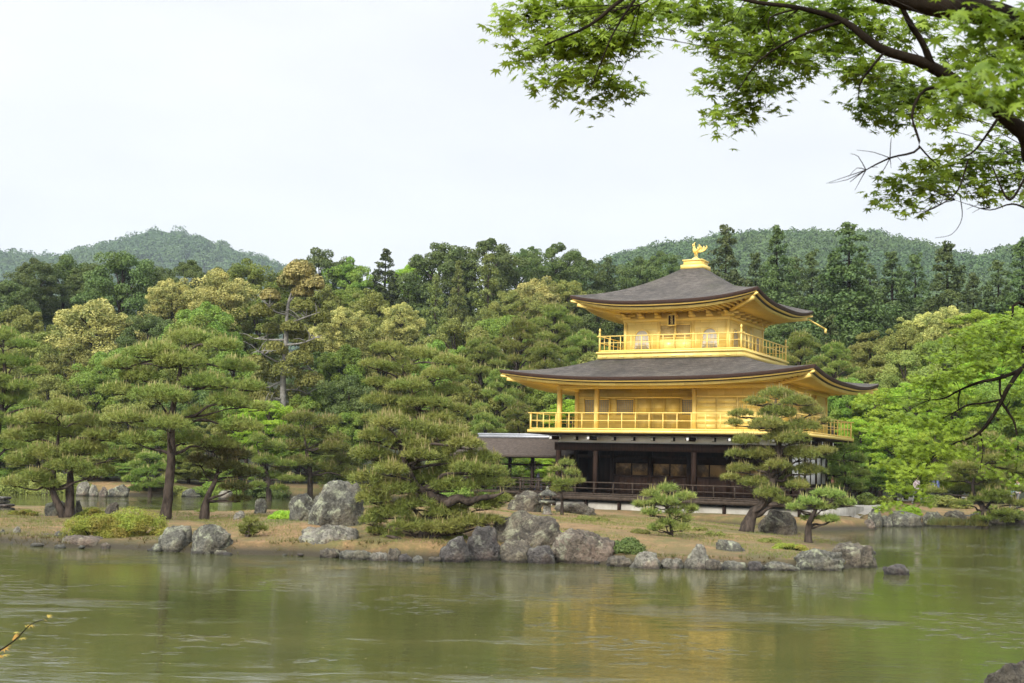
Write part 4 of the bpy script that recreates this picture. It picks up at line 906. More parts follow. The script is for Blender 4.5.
pine('round young pine on the lawn above the upright block', (672, 547), 38.5, [(672, 535), (671, 522), (668, 508), (668, 496)], [(668, 490, 13), (652, 495, 12), (684, 498, 11), (642, 505, 9), (664, 503, 16), (690, 509, 8), (652, 514, 11), (678, 514, 14), (688, 520, 9), (666, 524, 12), (656, 528, 8), (682, 529, 11)], r0=.07, group=GP, extra=.35, hr=.42, cand=.2)
pine('small yellowish pine growing beside the stone lantern', (562, 510), 51, [(562, 500), (561, 485), (562, 472)], [(566, 464, 9), (556, 470, 9), (572, 474, 10), (553, 481, 10), (566, 484, 12), (578, 482, 8), (560, 490, 11)], r0=.07, mat='needle', group=GP, hr=.45, cand=.25, extra=.2)
pine('tiny leaning pine at the water between two boulders', (240, 551), 35.5, [(243, 543), (248, 537), (250, 530)], [(251, 522, 8), (243, 529, 8), (258, 530, 9), (249, 533, 8)], r0=.05, group=GP, hr=.5, extra=.3)
GQ = 'pines on the far shores'
NF = (.22, .030)
pine('yellow green layered pine on the far shore left of the tall boulder', (310, 492), 80, [(310, 475), (306, 450), (304, 430)], [(300, 420, 18), (325, 424, 18), (285, 432, 14), (312, 436, 22), (338, 440, 14), (292, 448, 18), (325, 452, 22), (345, 460, 14), (300, 464, 18), (330, 470, 18), (280, 470, 12), (350, 476, 12), (310, 480, 16)], r0=.2, mat='needle_far', group=GQ, needle=NF, dens=80)
pine('olive pine on the far shore right of the dark leaning pine', (270, 494), 78, [(268, 480), (262, 465), (258, 450)], [(258, 440, 14), (275, 448, 14), (248, 455, 14), (265, 462, 18), (285, 465, 12), (252, 472, 14), (272, 478, 16), (292, 480, 12), (258, 486, 10), (278, 489, 10)], r0=.2, mat='needle_far', group=GQ, needle=NF, dens=80)
pine('tall dark green pine cut by the left edge of the photo', (-8, 500), 62, [(-6, 460), (0, 420), (5, 380), (2, 350)], [(-5, 338, 24), (22, 346, 18), (-20, 356, 24), (12, 364, 26), (34, 372, 14), (-8, 382, 26), (22, 388, 20), (-25, 398, 26), (8, 402, 24), (32, 405, 12), (-12, 420, 26), (16, 424, 20), (-25, 440, 26), (8, 446, 20)], r0=.25, mat='needle_far', group=GQ, needle=(.2, .026), dens=90)
pine('low green pine on the far shore right of the pale rocks', (150, 495), 78, [(150, 485), (148, 475), (150, 465)], [(150, 458, 12), (136, 466, 12), (162, 468, 12), (146, 474, 16), (130, 480, 10), (165, 482, 12), (150, 486, 14), (136, 490, 9)], r0=.15, mat='needle_far', group=GQ, needle=NF, dens=90)
pine('layered pine spreading over the right shore rocks', (985, 521), 63, [(983, 510), (975, 498), (972, 484), (980, 468)], [(985, 440, 20), (1010, 446, 18), (960, 450, 14), (1000, 460, 24), (965, 468, 20), (1020, 472, 16), (990, 478, 20), (950, 480, 16), (1008, 490, 20), (968, 490, 20), (935, 492, 12), (990, 500, 22), (1020, 504, 14), (962, 504, 12), (1005, 514, 16), (985, 519, 14)], r0=.18, mat='needle_far', group=GQ, needle=(.19, .026), dens=100, hr=.26)
pine('dark green pine between the pavilion corner and the people on the path', (843, 508), 66, [(843, 495), (846, 478), (844, 460)], [(846, 450, 13), (832, 458, 12), (858, 460, 12), (845, 468, 14), (830, 474, 11), (862, 474, 10), (848, 482, 13), (835, 488, 10), (858, 489, 10)], r0=.15, mat='needle_far', group=GQ, needle=(.19, .026), dens=100)

# ---------------------------------------------------------------- generic forest trees (prototypes at real size)
def proto_broad(mat, Hh, R, ncl, nl, leaf, seed, flat=.8, bark='bark', low=.28, gaps=0):
    global RNG
    RNG = np.random.default_rng(seed); fb = MB(); cl_ = []
    for i in range(ncl):
        a = i * 2.399 + RNG.uniform(-.3, .3); f_ = (i + .5) / ncl; z = low + (1 - low) * f_
        rad = R * math.sin(PI * min(1, max(.08, (1 - f_) * .78 + .12))) ** .7 * RNG.uniform(.45, .95)
        if f_ > .93: rad *= .4
        cr_ = R * RNG.uniform(.26, .42) * (1 - .25 * f_)
        cl_.append((math.cos(a) * rad, math.sin(a) * rad, z * Hh - cr_ * .8 * f_, cr_))
    per = nl // ncl
    for (x, y, z, cr_) in cl_:
        k = 5
        for j in range(k):
            dx, dy, dz = RNG.normal(size=3) * cr_ * .42; c2 = cr_ * RNG.uniform(.45, .75)
            clump_leaves(fb, (x + dx, y + dy, z + dz * flat), (c2, c2, c2 * flat), per // k, leaf, leaf * .7)
    tb = MB(); tb.tube([(0, 0, -Hh), (.1, 0, Hh * .25), (-.1, .1, Hh * .55), (0, 0, Hh * .85)], [R * .075, R * .055, R * .04, R * .012], 8, wob=.05)
    for (x, y, z, cr_) in cl_[::2]: tb.tube([(0, 0, max(Hh * .18, z - .22 * Hh)), (x * .5, y * .5, z - .1 * Hh), (x, y, z)], [R * .03, R * .02, R * .006], 5, sub=3)
    return tb, fb, mat, bark, Hh, R
def proto_conifer(mat, Hh, R, nl, leaf, seed, bark='bark', droop=.25, lobes=9, levels=13, low=.12):
    global RNG
    RNG = np.random.default_rng(seed); fb = MB(); tb = MB(); tb.tube([(0, 0, -Hh), (0, 0, Hh * .5), (0, 0, Hh * .97)], [R * .08, R * .045, .03], 8)
    cl_ = []
    for l in range(levels):
        f_ = l / (levels - 1); z = Hh * (low + (1 - low) * f_ ** .9); rr = R * ((1 - f_) ** .68 * .95 + .06); n_ = max(2, int(lobes * (1 - f_ * .65)))
        for j in range(n_):
            a = j * 2 * PI / n_ + l * 1.1 + RNG.uniform(-.35, .35); q_ = rr * RNG.uniform(.55, 1.0)
            cl_.append((math.cos(a) * q_ * .8, math.sin(a) * q_ * .8, z - q_ * droop * RNG.uniform(.4, 1.2), max(.42, rr * RNG.uniform(.26, .42))))
    cl_.append((0, 0, Hh * .97, R * .11))
    wsum = sum(c_[3] ** 2 for c_ in cl_)
    for (x, y, z, cr_) in cl_:
        n_ = int(nl * cr_ ** 2 / wsum)
        for j in range(3):
            dx, dy, dz = RNG.normal(size=3) * cr_ * .4; clump_leaves(fb, (x + dx, y + dy, z + dz), (cr_ * .75, cr_ * .75, cr_ * .62), n_ // 3, leaf, leaf * .5, up=.2)
        tb.tube([(0, 0, z + .2), (x, y, z)], [.05, .02], 5, sub=1)
    return tb, fb, mat, bark, Hh, R
def proto_pine(mat, Hh, R, seed, npads=26, top=.3):
    global RNG
    RNG = np.random.default_rng(seed); fb = MB(); tb = MB()
    T = [(0, 0, -Hh), (.2, .1, Hh * .3), (-.25, .1, Hh * .55), (.15, -.1, Hh * .78), (0, 0, Hh * .93)]; tb.tube(T, [R * .07, R * .055, R * .04, R * .025, .03], 8, wob=.06)
    for i in range(npads):
        f_ = i / (npads - 1); z = Hh * (top + (1 - top) * f_); a = i * 2.399; rad = R * (1 - f_ ** 1.6) ** .6 * RNG.uniform(.35, .95); pr = R * RNG.uniform(.22, .36)
        x, y = math.cos(a) * rad, math.sin(a) * rad
        pad(fb, (x, y, z - pr * .25), pr, pr, pr * .42, 34, 9, .30, .042, .1, 4); tb.tube([(0, 0, z - .12 * Hh), (x * .5, y * .5, z - .03 * Hh), (x, y, z - pr * .3)], [R * .028, R * .018, .02], 5, sub=3)
    return tb, fb, mat, 'bark', Hh, R
PROTO = {}
def mkproto(key, pr):
    tb, fb, mat, bark, Hh, R = pr
    mats = [mat, 'candle'] if key.startswith('pine') else mat
    PROTO[key] = (tb.build('trunk', bark, smooth=True, mesh_only=True), fb.build('crown', mats, mesh_only=True), Hh, R)
for i in range(3): mkproto('dark%d' % i, proto_broad('leaf_dark', 15, 5.0, 34, 42000, .24, 30 + i))
for i in range(3): mkproto('mid%d' % i, proto_broad('leaf_mid', 12, 4.6, 30, 40000, .22, 40 + i))
for i in range(3): mkproto('olive%d' % i, proto_broad('leaf_olive', 12, 4.6, 30, 40000, .22, 50 + i, low=.2))
for i in range(2): mkproto('yellow%d' % i, proto_broad('leaf_yellow', 12, 4.4, 40, 40000, .22, 60 + i, flat=1.0))
for i in range(3): mkproto('bright%d' % i, proto_broad('leaf_bright', 9, 4.4, 34, 44000, .17, 70 + i, flat=.42, low=.15))
for i in range(4): mkproto('cedar%d' % i, proto_conifer('cedar', 21, 4.6, 90000, .30, 80 + i, bark='bark_dark', levels=20, lobes=10))
for i in range(2): mkproto('cypress%d' % i, proto_conifer('cypress', 14, 3.2, 42000, .22, 90 + i, droop=.1, levels=14, lobes=8))
for i in range(3): mkproto('pine%d' % i, proto_pine('needle_far', 9, 3.6, 100 + i))
RNG = np.random.default_rng(11)
DESC = {'dark': ('evergreen_tree', 'dark evergreen'), 'mid': ('broadleaf_tree', 'mid green broadleaf tree'), 'olive': ('broadleaf_tree', 'olive green broadleaf tree'), 'yellow': ('blossoming_tree', 'yellow blossoming tree'),
        'bright': ('maple_tree', 'bright green maple'), 'cedar': ('cedar_tree', 'dark green cedar'), 'cypress': ('cypress_tree', 'pointed green cypress'), 'pine': ('pine_tree', 'soft green pine')}
TREES = []
def tree(u, vt, d, kind, wpx, where, var=None, special=None, zb=None):
    keys = sorted(k for k in PROTO if k.startswith(kind)); key = keys[(var if var is not None else int(RNG.integers(0, 99))) % len(keys)]
    tr, cr_, Hh, R = PROTO[key]; top = W(u, vt, d); gz = H1(top.x, d) if zb is None else zb; hh = top.z - gz
    if hh < 1: return
    sx = wpx * d / F / 2 / R * (1.6 if kind == 'cedar' else 1.35 if kind == 'cypress' else 1.15)
    sz = min(hh / Hh, sx * (1.75 if kind == 'cedar' else 1.5 if kind == 'cypress' else .8 if kind == 'yellow' else 1.0 if kind == 'pine' else 1.05)); lift = max(0, hh - sz * Hh)
    nm, ds = DESC[kind]
    root = thing(nm, '', 'pine tree' if kind == 'pine' else ds.split()[-1] if kind in ('bright', 'cedar', 'cypress') else 'tree', (top.x, d, gz), RNG.uniform(0, 6.28))
    for me in (tr, cr_):
        o_ = bpy.data.objects.new(me.name, me); C.objects.link(o_); o_.parent = root; o_.scale = (sx, sx, sz); o_.location = (0, 0, lift)
    TREES.append([root, u, ds, where, special])
    return root
SKYL = 'on the left skyline'; SKYR = 'on the right skyline'
# skyline, left part
for u, v, d, k, w in ((-30, 268, 128, 'dark', 70), (8, 278, 122, 'dark', 60), (36, 259, 128, 'dark', 46), (66, 255, 132, 'dark', 60), (92, 262, 130, 'dark', 50), (124, 249, 126, 'dark', 74), (160, 266, 134, 'dark', 50), (187, 260, 128, 'dark', 52),
                      (250, 262, 138, 'mid', 64), (322, 249, 140, 'dark', 70), (352, 262, 138, 'mid', 50), (386, 252, 140, 'cedar', 54), (412, 262, 145, 'bright', 46), (440, 243, 140, 'dark', 70), (486, 238, 142, 'dark', 74), (520, 252, 150, 'dark', 50),
                      (531, 246, 146, 'dark', 26), (557, 244, 142, 'dark', 56), (583, 256, 146, 'dark', 50), (608, 260, 150, 'cedar', 44), (640, 258, 148, 'dark', 60), (662, 252, 144, 'dark', 44), (288, 268, 146, 'mid', 50), (220, 268, 146, 'dark', 50)):
    tree(u, v, d, k, w, SKYL)
for u, v, d, k, w in ((726, 231, 112, 'cedar', 62), (756, 256, 118, 'cedar', 50), (777, 229, 112, 'cedar', 56), (812, 254, 120, 'cedar', 52), (849, 228, 104, 'cedar', 84), (892, 255, 116, 'cedar', 62), (915, 257, 118, 'cedar', 56), (947, 247, 108, 'cedar', 74),
                      (973, 276, 116, 'cedar', 50), (998, 265, 112, 'cedar', 60), (1022, 243, 110, 'cedar', 62), (1056, 250, 112, 'cedar', 70), (700, 266, 120, 'cedar', 50), (870, 268, 122, 'cedar', 50), (795, 262, 122, 'cedar', 56), (832, 262, 122, 'cedar', 56)):
    tree(u, v, d, k, w, SKYR)
# notable middle rows
MIDL = 'in the left middle row'
for u, v, d, k, w, sp_ in ((100, 302, 108, 'yellow', 82, 'largest yellow blossoming tree, below the dark evergreens at the left'), (172, 280, 114, 'yellow', 44, 'orange yellow tree between the largest yellow one and the hill'), (222, 272, 112, 'yellow', 66, 'yellow blossoming tree below the right slope of the left hill'),
                           (62, 322, 112, 'olive', 56, None), (20, 305, 112, 'olive', 64, None), (150, 312, 106, 'dark', 60, None), (258, 300, 112, 'mid', 60, None), (205, 302, 106, 'mid', 66, None), (190, 320, 100, 'mid', 70, None),
                           (342, 308, 104, 'yellow', 54, 'yellow tipped tree right of the grey skeletal tree'), (372, 290, 112, 'olive', 60, None), (402, 304, 108, 'yellow', 40, 'small pale blossoming tree above the rounded pine'),
                           (436, 280, 116, 'cypress', 42, 'pointed cypress left of the tallest cypress'), (489, 260, 118, 'cypress', 62, 'tallest cypress cone in the middle of the wood'), (459, 264, 122, 'cypress', 34, 'slender cypress between the two wider cones'),
                           (535, 280, 116, 'yellow', 54, 'yellow brown tree left of the upper roof'), (568, 278, 118, 'olive', 50, None), (512, 290, 112, 'olive', 50, None), (596, 290, 116, 'dark', 56, None), (426, 305, 118, 'dark', 56, None), (320, 285, 120, 'olive', 60, None), (350, 285, 122, 'mid', 50, None)):
    tree(u, v, d, k, w, MIDL, special=sp_)
for u, v, d, k, w in ((455, 318, 100, 'olive', 66), (505, 312, 102, 'mid', 66), (555, 308, 100, 'pine', 74), (520, 322, 94, 'pine', 74), (585, 332, 96, 'pine', 60), (480, 340, 92, 'pine', 70), (545, 345, 90, 'pine', 70), (440, 340, 94, 'mid', 60), (600, 350, 94, 'olive', 70),
                      (380, 330, 96, 'olive', 60), (345, 345, 94, 'mid', 66), (320, 350, 96, 'dark', 60), (500, 372, 86, 'pine', 66), (545, 385, 88, 'mid', 60), (470, 380, 86, 'olive', 60), (350, 375, 88, 'dark', 60), (575, 395, 86, 'bright', 60),
                      (520, 405, 84, 'pine', 60), (485, 415, 82, 'pine', 56), (560, 425, 84, 'mid', 50), (500, 440, 80, 'mid', 50), (535, 450, 82, 'bright', 44), (455, 440, 80, 'olive', 56), (350, 410, 86, 'mid', 50), (300, 395, 90, 'mid', 60), (340, 440, 84, 'olive', 44)):
    tree(u, v, d, k, w, 'left of the golden pavilion')
for u, v, d, k, w in ((-40, 325, 104, 'mid', 70), (35, 330, 104, 'olive', 60), (75, 345, 98, 'olive', 66), (-10, 345, 96, 'olive', 60), (120, 345, 96, 'mid', 60), (150, 340, 98, 'olive', 60), (50, 375, 90, 'olive', 66), (95, 370, 92, 'mid', 60), (20, 400, 88, 'mid', 60), (130, 390, 90, 'olive', 60), (235, 345, 96, 'mid', 60),
                      (250, 372, 92, 'mid', 60), (270, 396, 88, 'bright', 60), (240, 410, 86, 'bright', 46), (75, 415, 86, 'olive', 60), (190, 385, 92, 'dark', 60), (215, 420, 86, 'olive', 50), (110, 430, 86, 'mid', 50), (40, 440, 84, 'olive', 56), (0, 445, 84, 'mid', 56), (160, 430, 86, 'mid', 56), (-40, 420, 84, 'olive', 60), (300, 430, 88, 'mid', 50), (90, 455, 84, 'olive', 44), (190, 455, 86, 'olive', 50), (130, 462, 84, 'mid', 40), (230, 460, 84, 'mid', 40)):
    tree(u, v, d, k, w, 'on the far left slope')
for u, v, d, k, w in ((720, 300, 100, 'dark', 60), (780, 320, 96, 'dark', 60), (800, 335, 88, 'pine', 64), (835, 345, 86, 'pine', 60), (830, 318, 98, 'cedar', 50), (870, 330, 96, 'olive', 50), (905, 325, 92, 'olive', 60), (924, 314, 96, 'yellow', 46), (952, 308, 96, 'yellow', 50), (880, 355, 86, 'olive', 56), (905, 350, 84, 'olive', 60), (975, 306, 94, 'bright', 56), (1000, 312, 92, 'bright', 56), (1024, 303, 92, 'bright', 60), (940, 335, 88, 'mid', 60), (1050, 320, 88, 'bright', 66),
                      (985, 345, 84, 'bright', 60), (850, 375, 82, 'mid', 50), (875, 385, 80, 'bright', 60), (915, 378, 80, 'bright', 66), (955, 380, 78, 'bright', 66), (1000, 380, 78, 'mid', 66), (1040, 385, 78, 'bright', 66), (860, 415, 78, 'bright', 54), (895, 420, 76, 'bright', 60), (935, 425, 75, 'bright', 60), (975, 425, 77, 'olive', 56), (1015, 425, 78, 'bright', 60), (850, 440, 78, 'mid', 44), (790, 430, 84, 'mid', 60), (700, 340, 96, 'dark', 60), (870, 450, 76, 'mid', 44), (960, 452, 78, 'mid', 50), (1000, 455, 78, 'olive', 50), (920, 455, 80, 'olive', 46), (1035, 455, 76, 'mid', 50)):
    tree(u, v, d, k, w, 'on the right bank')
for u, v, d, k, w in ((615, 400, 92, 'mid', 60), (650, 395, 94, 'olive', 60), (690, 400, 92, 'mid', 60), (730, 395, 94, 'mid', 60), (760, 405, 90, 'olive', 60), (635, 360, 102, 'dark', 60), (670, 350, 104, 'mid', 60)):
    tree(u, v, d, k, w, 'hidden behind the pavilion')
ORD = ['first', 'second', 'third', 'fourth', 'fifth', 'sixth', 'seventh', 'eighth', 'ninth', 'tenth', 'eleventh', 'twelfth', 'thirteenth', 'fourteenth', 'fifteenth', 'sixteenth', 'seventeenth', 'eighteenth']
grp = {}
for T_ in TREES:
    if T_[4]: T_[0]['label'] = T_[4]
    else: grp.setdefault((T_[2], T_[3]), []).append(T_)
    T_[0]['group'] = 'trees ' + T_[3]
for (ds, where), L_ in grp.items():
    L_.sort(key=lambda q: q[1])
    for i, T_ in enumerate(L_):
        T_[0]['label'] = ('only %s %s' % (ds, where)) if len(L_) == 1 else '%s %s %s, counted from the left' % (ORD[i], ds, where)

# grey skeletal tree
sk = thing('half_bare_tree', 'half bare tree with grey trunk and bare limbs left of the wood centre', 'tree', tuple(W(284, 470, 90)), 0)
sk.location.z = H1(sk.location.x, sk.location.y); RNG = np.random.default_rng(5)
tb = MB(); Tp = [W(u, v, 90) - sk.location for u, v in ((284, 460), (284, 420), (283, 380), (286, 340), (288, 305), (296, 282))]; tb.tube([Vector((0, 0, -.3))] + Tp, [.32, .28, .25, .21, .17, .10, .04], 9, wob=.05)
fb = MB()
for (a, b_) in (((284, 340), (250, 338)), ((285, 350), (255, 352)), ((284, 365), (256, 350)), ((286, 325), (320, 312)), ((287, 315), (262, 300)), ((285, 345), (322, 335)), ((284, 380), (252, 388)), ((284, 375), (318, 372)), ((284, 398), (258, 405)), ((287, 305), (308, 290)), ((284, 390), (312, 396))):
    off = RNG.uniform(-2.2, 2.2); A = W(*a, 90) - sk.location; B = W(*b_, 90 + off) - sk.location; mid_ = A.lerp(B, .5) + Vector((0, 0, RNG.uniform(-.3, .4)))
    tb.tube([A, mid_, B], [.085, .06, .02], 6, wob=.08)
    for _ in range(7):
        s_ = mid_.lerp(B, RNG.uniform(-.3, .9)); e_ = s_ + Vector((RNG.uniform(-1.2, 1.2), RNG.uniform(-1, 1), RNG.uniform(-.2, .9))); tb.tube([s_, s_.lerp(e_, .5) + Vector((0, 0, .1)), e_], [.045, .03, .012], 5, sub=2)
for (u, v, r) in ((300, 272, 1.1), (290, 282, .9), (312, 284, .9), (303, 292, .8), (270, 296, .7)): clump_leaves(fb, tuple(W(u, v, 90 + RNG.uniform(-1, 1)) - sk.location), (r, r, r * .8), 1800, .2, .13, mi=1)
for (u, v, r) in ((262, 312, .9), (318, 318, 1.0), (255, 365, 1.0), (312, 348, .9), (268, 378, 1.1), (310, 382, 1.1), (292, 328, .8), (262, 398, 1.0), (300, 412, 1.2), (278, 420, 1.1), (275, 350, .9), (300, 360, 1.0), (285, 372, 1.1), (298, 335, .8), (272, 330, .8), (290, 395, 1.2), (280, 310, .7), (305, 308, .8)): clump_leaves(fb, tuple(W(u, v, 90 + RNG.uniform(-1.5, 1.5)) - sk.location), (r, r, r * .7), 1300, .18, .12)
tb.build('trunk', 'bark_grey', sk, smooth=True); fb.build('crown', ['leaf_olive', 'leaf_yellow'], sk)

# ---------------------------------------------------------------- shrubs
def shrub(u, vb, wpx, hpx, d, mat, label, group='low shrubs', n=9000, leaf=.05):
    c_ = W(u, vb, d) if d else G(u, vb, .1); gz = max(.0, H1(c_.x, c_.y)); root = thing('shrub', label, 'shrub', (c_.x, c_.y, gz), 0, group)
    R = wpx * c_.y / F / 2; Hh = hpx * c_.y / F; fb = MB(); tb = MB()
    k = max(8, int(14 * R / max(.15, Hh)))
    for i in range(k):
        x = RNG.uniform(-.8, .8) * R; y = RNG.uniform(-.6, .6) * min(R, Hh * 2.2); q_ = 1 - (x / R) ** 2
        rr = Hh * RNG.uniform(.35, .6); z = max(.0, Hh * (RNG.uniform(.05, .8) * q_) - rr * .3)
        clump_leaves(fb, (x, y, z), (rr * 1.3, rr * 1.2, rr * .8), n // k, leaf, leaf * .6, up=.6, hemi=-.2); tb.tube([(x * .4, y * .4, -.05), (x * .7, y * .7, z * .4), (x, y, z)], [.02, .014, .006], 5, sub=2)
    tb.build('stem', 'bark_dark', root); fb.build('foliage', mat, root); return root
shrub(95, 543, 66, 24, 36.2, 'leaf_shrub', 'yellow green azalea mound, left half of the shrub bank', 'azalea bank', 26000, .045)
shrub(138, 545, 62, 27, 36.4, 'leaf_shrub', 'yellow green azalea mound, right half of the shrub bank with reddish edge', 'azalea bank', 26000, .045)
shrub(118, 530, 60, 12, 39, 'leaf_shrub', 'higher back mound of the azalea bank', 'azalea bank', 14000, .045)
shrub(24, 513, 26, 6, 44, 'leaf_shrub', 'flat green shrub at the left edge of the lawn', n=5000)
shrub(92, 516, 26, 9, 43.5, 'leaf_shrub', 'small green shrub right of the forked trunk', n=5000)
shrub(283, 520, 22, 10, 41, 'leaf_bright', 'small bright green bush left of the tall boulder', n=6000)
shrub(624, 565, 26, 18, 34.2, 'leaf_dark', 'dark round bush at the water between the boulders', n=10000)
shrub(911, 511, 24, 9, 66, 'leaf_bright', 'bright green clipped bush on the right shore', n=6000, leaf=.07)
shrub(40, 492, 80, 26, 79.5, 'leaf_olive', 'wide olive shrub overhanging the far left shore', n=20000, leaf=.12)
shrub(560, 540, 24, 8, 36.5, 'leaf_shrub', 'tuft of green weeds on top of the reddish boulder', n=2500, leaf=.04)
shrub(790, 553, 40, 7, 37, 'leaf_shrub', 'low green growth near the island tip', n=6000, leaf=.035)
for u, vb, w_, h_, d, mt, lb in ((215, 497, 50, 16, 82, 'leaf_mid', 'green shrub on the far left shore behind the dark leaning pine'), (350, 503, 50, 20, 76, 'leaf_olive', 'olive shrub on the far shore right of the tall boulder'), (265, 498, 40, 14, 84, 'leaf_dark', 'dark shrub on the far shore behind the upright grey stone'),
                                 (455, 500, 60, 24, 78, 'leaf_mid', 'green shrub on the shore left of the fishing deck'), (150, 495, 40, 10, 82, 'leaf_mid', 'low green shrub behind the far left rocks'), (1000, 500, 60, 16, 68, 'leaf_mid', 'green hedge at the right edge behind the layered pine'), (870, 497, 40, 12, 72, 'leaf_mid', 'low green hedge behind the gravel path'),
                                 (945, 497, 44, 12, 72, 'leaf_olive', 'olive hedge in front of the people on the right'), (800, 500, 40, 14, 78, 'leaf_mid', 'green shrub at the right rear corner of the pavilion'), (180, 494, 30, 10, 83, 'leaf_olive', 'low olive shrub left of the far grey rock')):
    shrub(u, vb, w_, h_, d, mt, lb, 'shrubs on the far shores', 9000, .12)
for i, (u, v, d) in enumerate(((955, 522, 63), (940, 523, 62.5), (975, 521, 63))):
    c_ = W(u, v, d); g_ = MB(); n_ = 260; P = np.stack([np.clip(RNG.normal(size=n_) * .3, -.55, .55), RNG.uniform(-.4, .4, n_), np.zeros(n_)], 1); needles(g_, P, np.tile([0, -.1, 1.], (n_, 1)), 2, .42, .025, 0, .4)
    o_ = g_.build('sedge_clump', 'needle_dark'); o_.location = (c_.x, c_.y, max(.1, H1(c_.x, c_.y))); tag(o_, ['sedge clump in the middle of the right shore between rocks', 'leftmost sedge clump on the right shore', 'rightmost sedge clump on the right shore below the pine'][i], 'plant', 'sedge on the right shore')
for u, vb, w_, h_, lb in ((600, 524, 16, 4, 'small weed clump behind the round young pine'), (715, 541, 22, 5, 'weed clump above the tilted rock'), (700, 533, 18, 4, 'weed clump left of the leaning pine trunk'), (770, 545, 26, 5, 'weed clump in the lawn right of the leaning pine trunk'),
                       (640, 548, 20, 5, 'weed clump left of the round young pine trunk'), (455, 552, 26, 8, 'dark green fern at the foot of the low spreading pine'), (585, 527, 20, 5, 'weed clump above the lumpy reddish boulder'), (345, 545, 30, 6, 'mossy clump right of the lichen covered boulder'), (205, 522, 20, 4, 'weed clump under the dark leaning pine'), (512, 548, 16, 9, 'green fern between the dark rock and the largest boulder')):
    shrub(u, vb, w_, h_, None if vb > 545 else 34 + (560 - vb) * .38, 'leaf_mid' if 'fern' in lb else 'leaf_olive', lb, 'weeds on the island', 2600, .04)
# short grass tufts on the island lawn
n_ = 60000; px_ = RNG.uniform(-22, 14, n_); py_ = RNG.uniform(33, 54, n_); s_ = sdist(np.stack([px_, py_], 1), island); keep = (s_ > .35) & (bumps(px_ * .8, py_ * .9 + 3) + RNG.normal(size=n_) * .15 > .0); px_, py_ = px_[keep], py_[keep]
g_ = MB(); P = np.stack([px_, py_, height(px_, py_) - .01], 1); needles(g_, P, np.tile([0, 0, 1.], (len(P), 1)), 3, .085, .013, 0, .4)
tag(g_.build('short_grass', mat_leaf('lawn_blades', (.12, .13, .030), (.26, .24, .075), (.11, .16, .025), .7, .2, .25, objvar=0)), 'short dry grass and moss tufts on the island lawn', 'grass', kind='stuff')

n_ = 16000; px_ = RNG.uniform(-22, 14, n_); py_ = RNG.uniform(32.5, 42, n_); s_ = sdist(np.stack([px_, py_], 1), island); keep = (s_ > .02) & (s_ < .75) & (bumps(px_ * 1.3 + 4, py_ * .6) > -.12); px_, py_ = px_[keep], py_[keep]
g_ = MB(); P = np.stack([px_, py_, height(px_, py_) - .02], 1); needles(g_, P, np.tile([0, -.25, 1.], (len(P), 1)), 5, .13, .016, 0, .5)
tag(g_.build('bank_moss', mat_leaf('bank_blades', (.06, .07, .015), (.16, .14, .04), (.13, .09, .035), .7, .2, .5, objvar=0)), 'dark moss and weeds along the edge of the island bank', 'moss', kind='stuff')
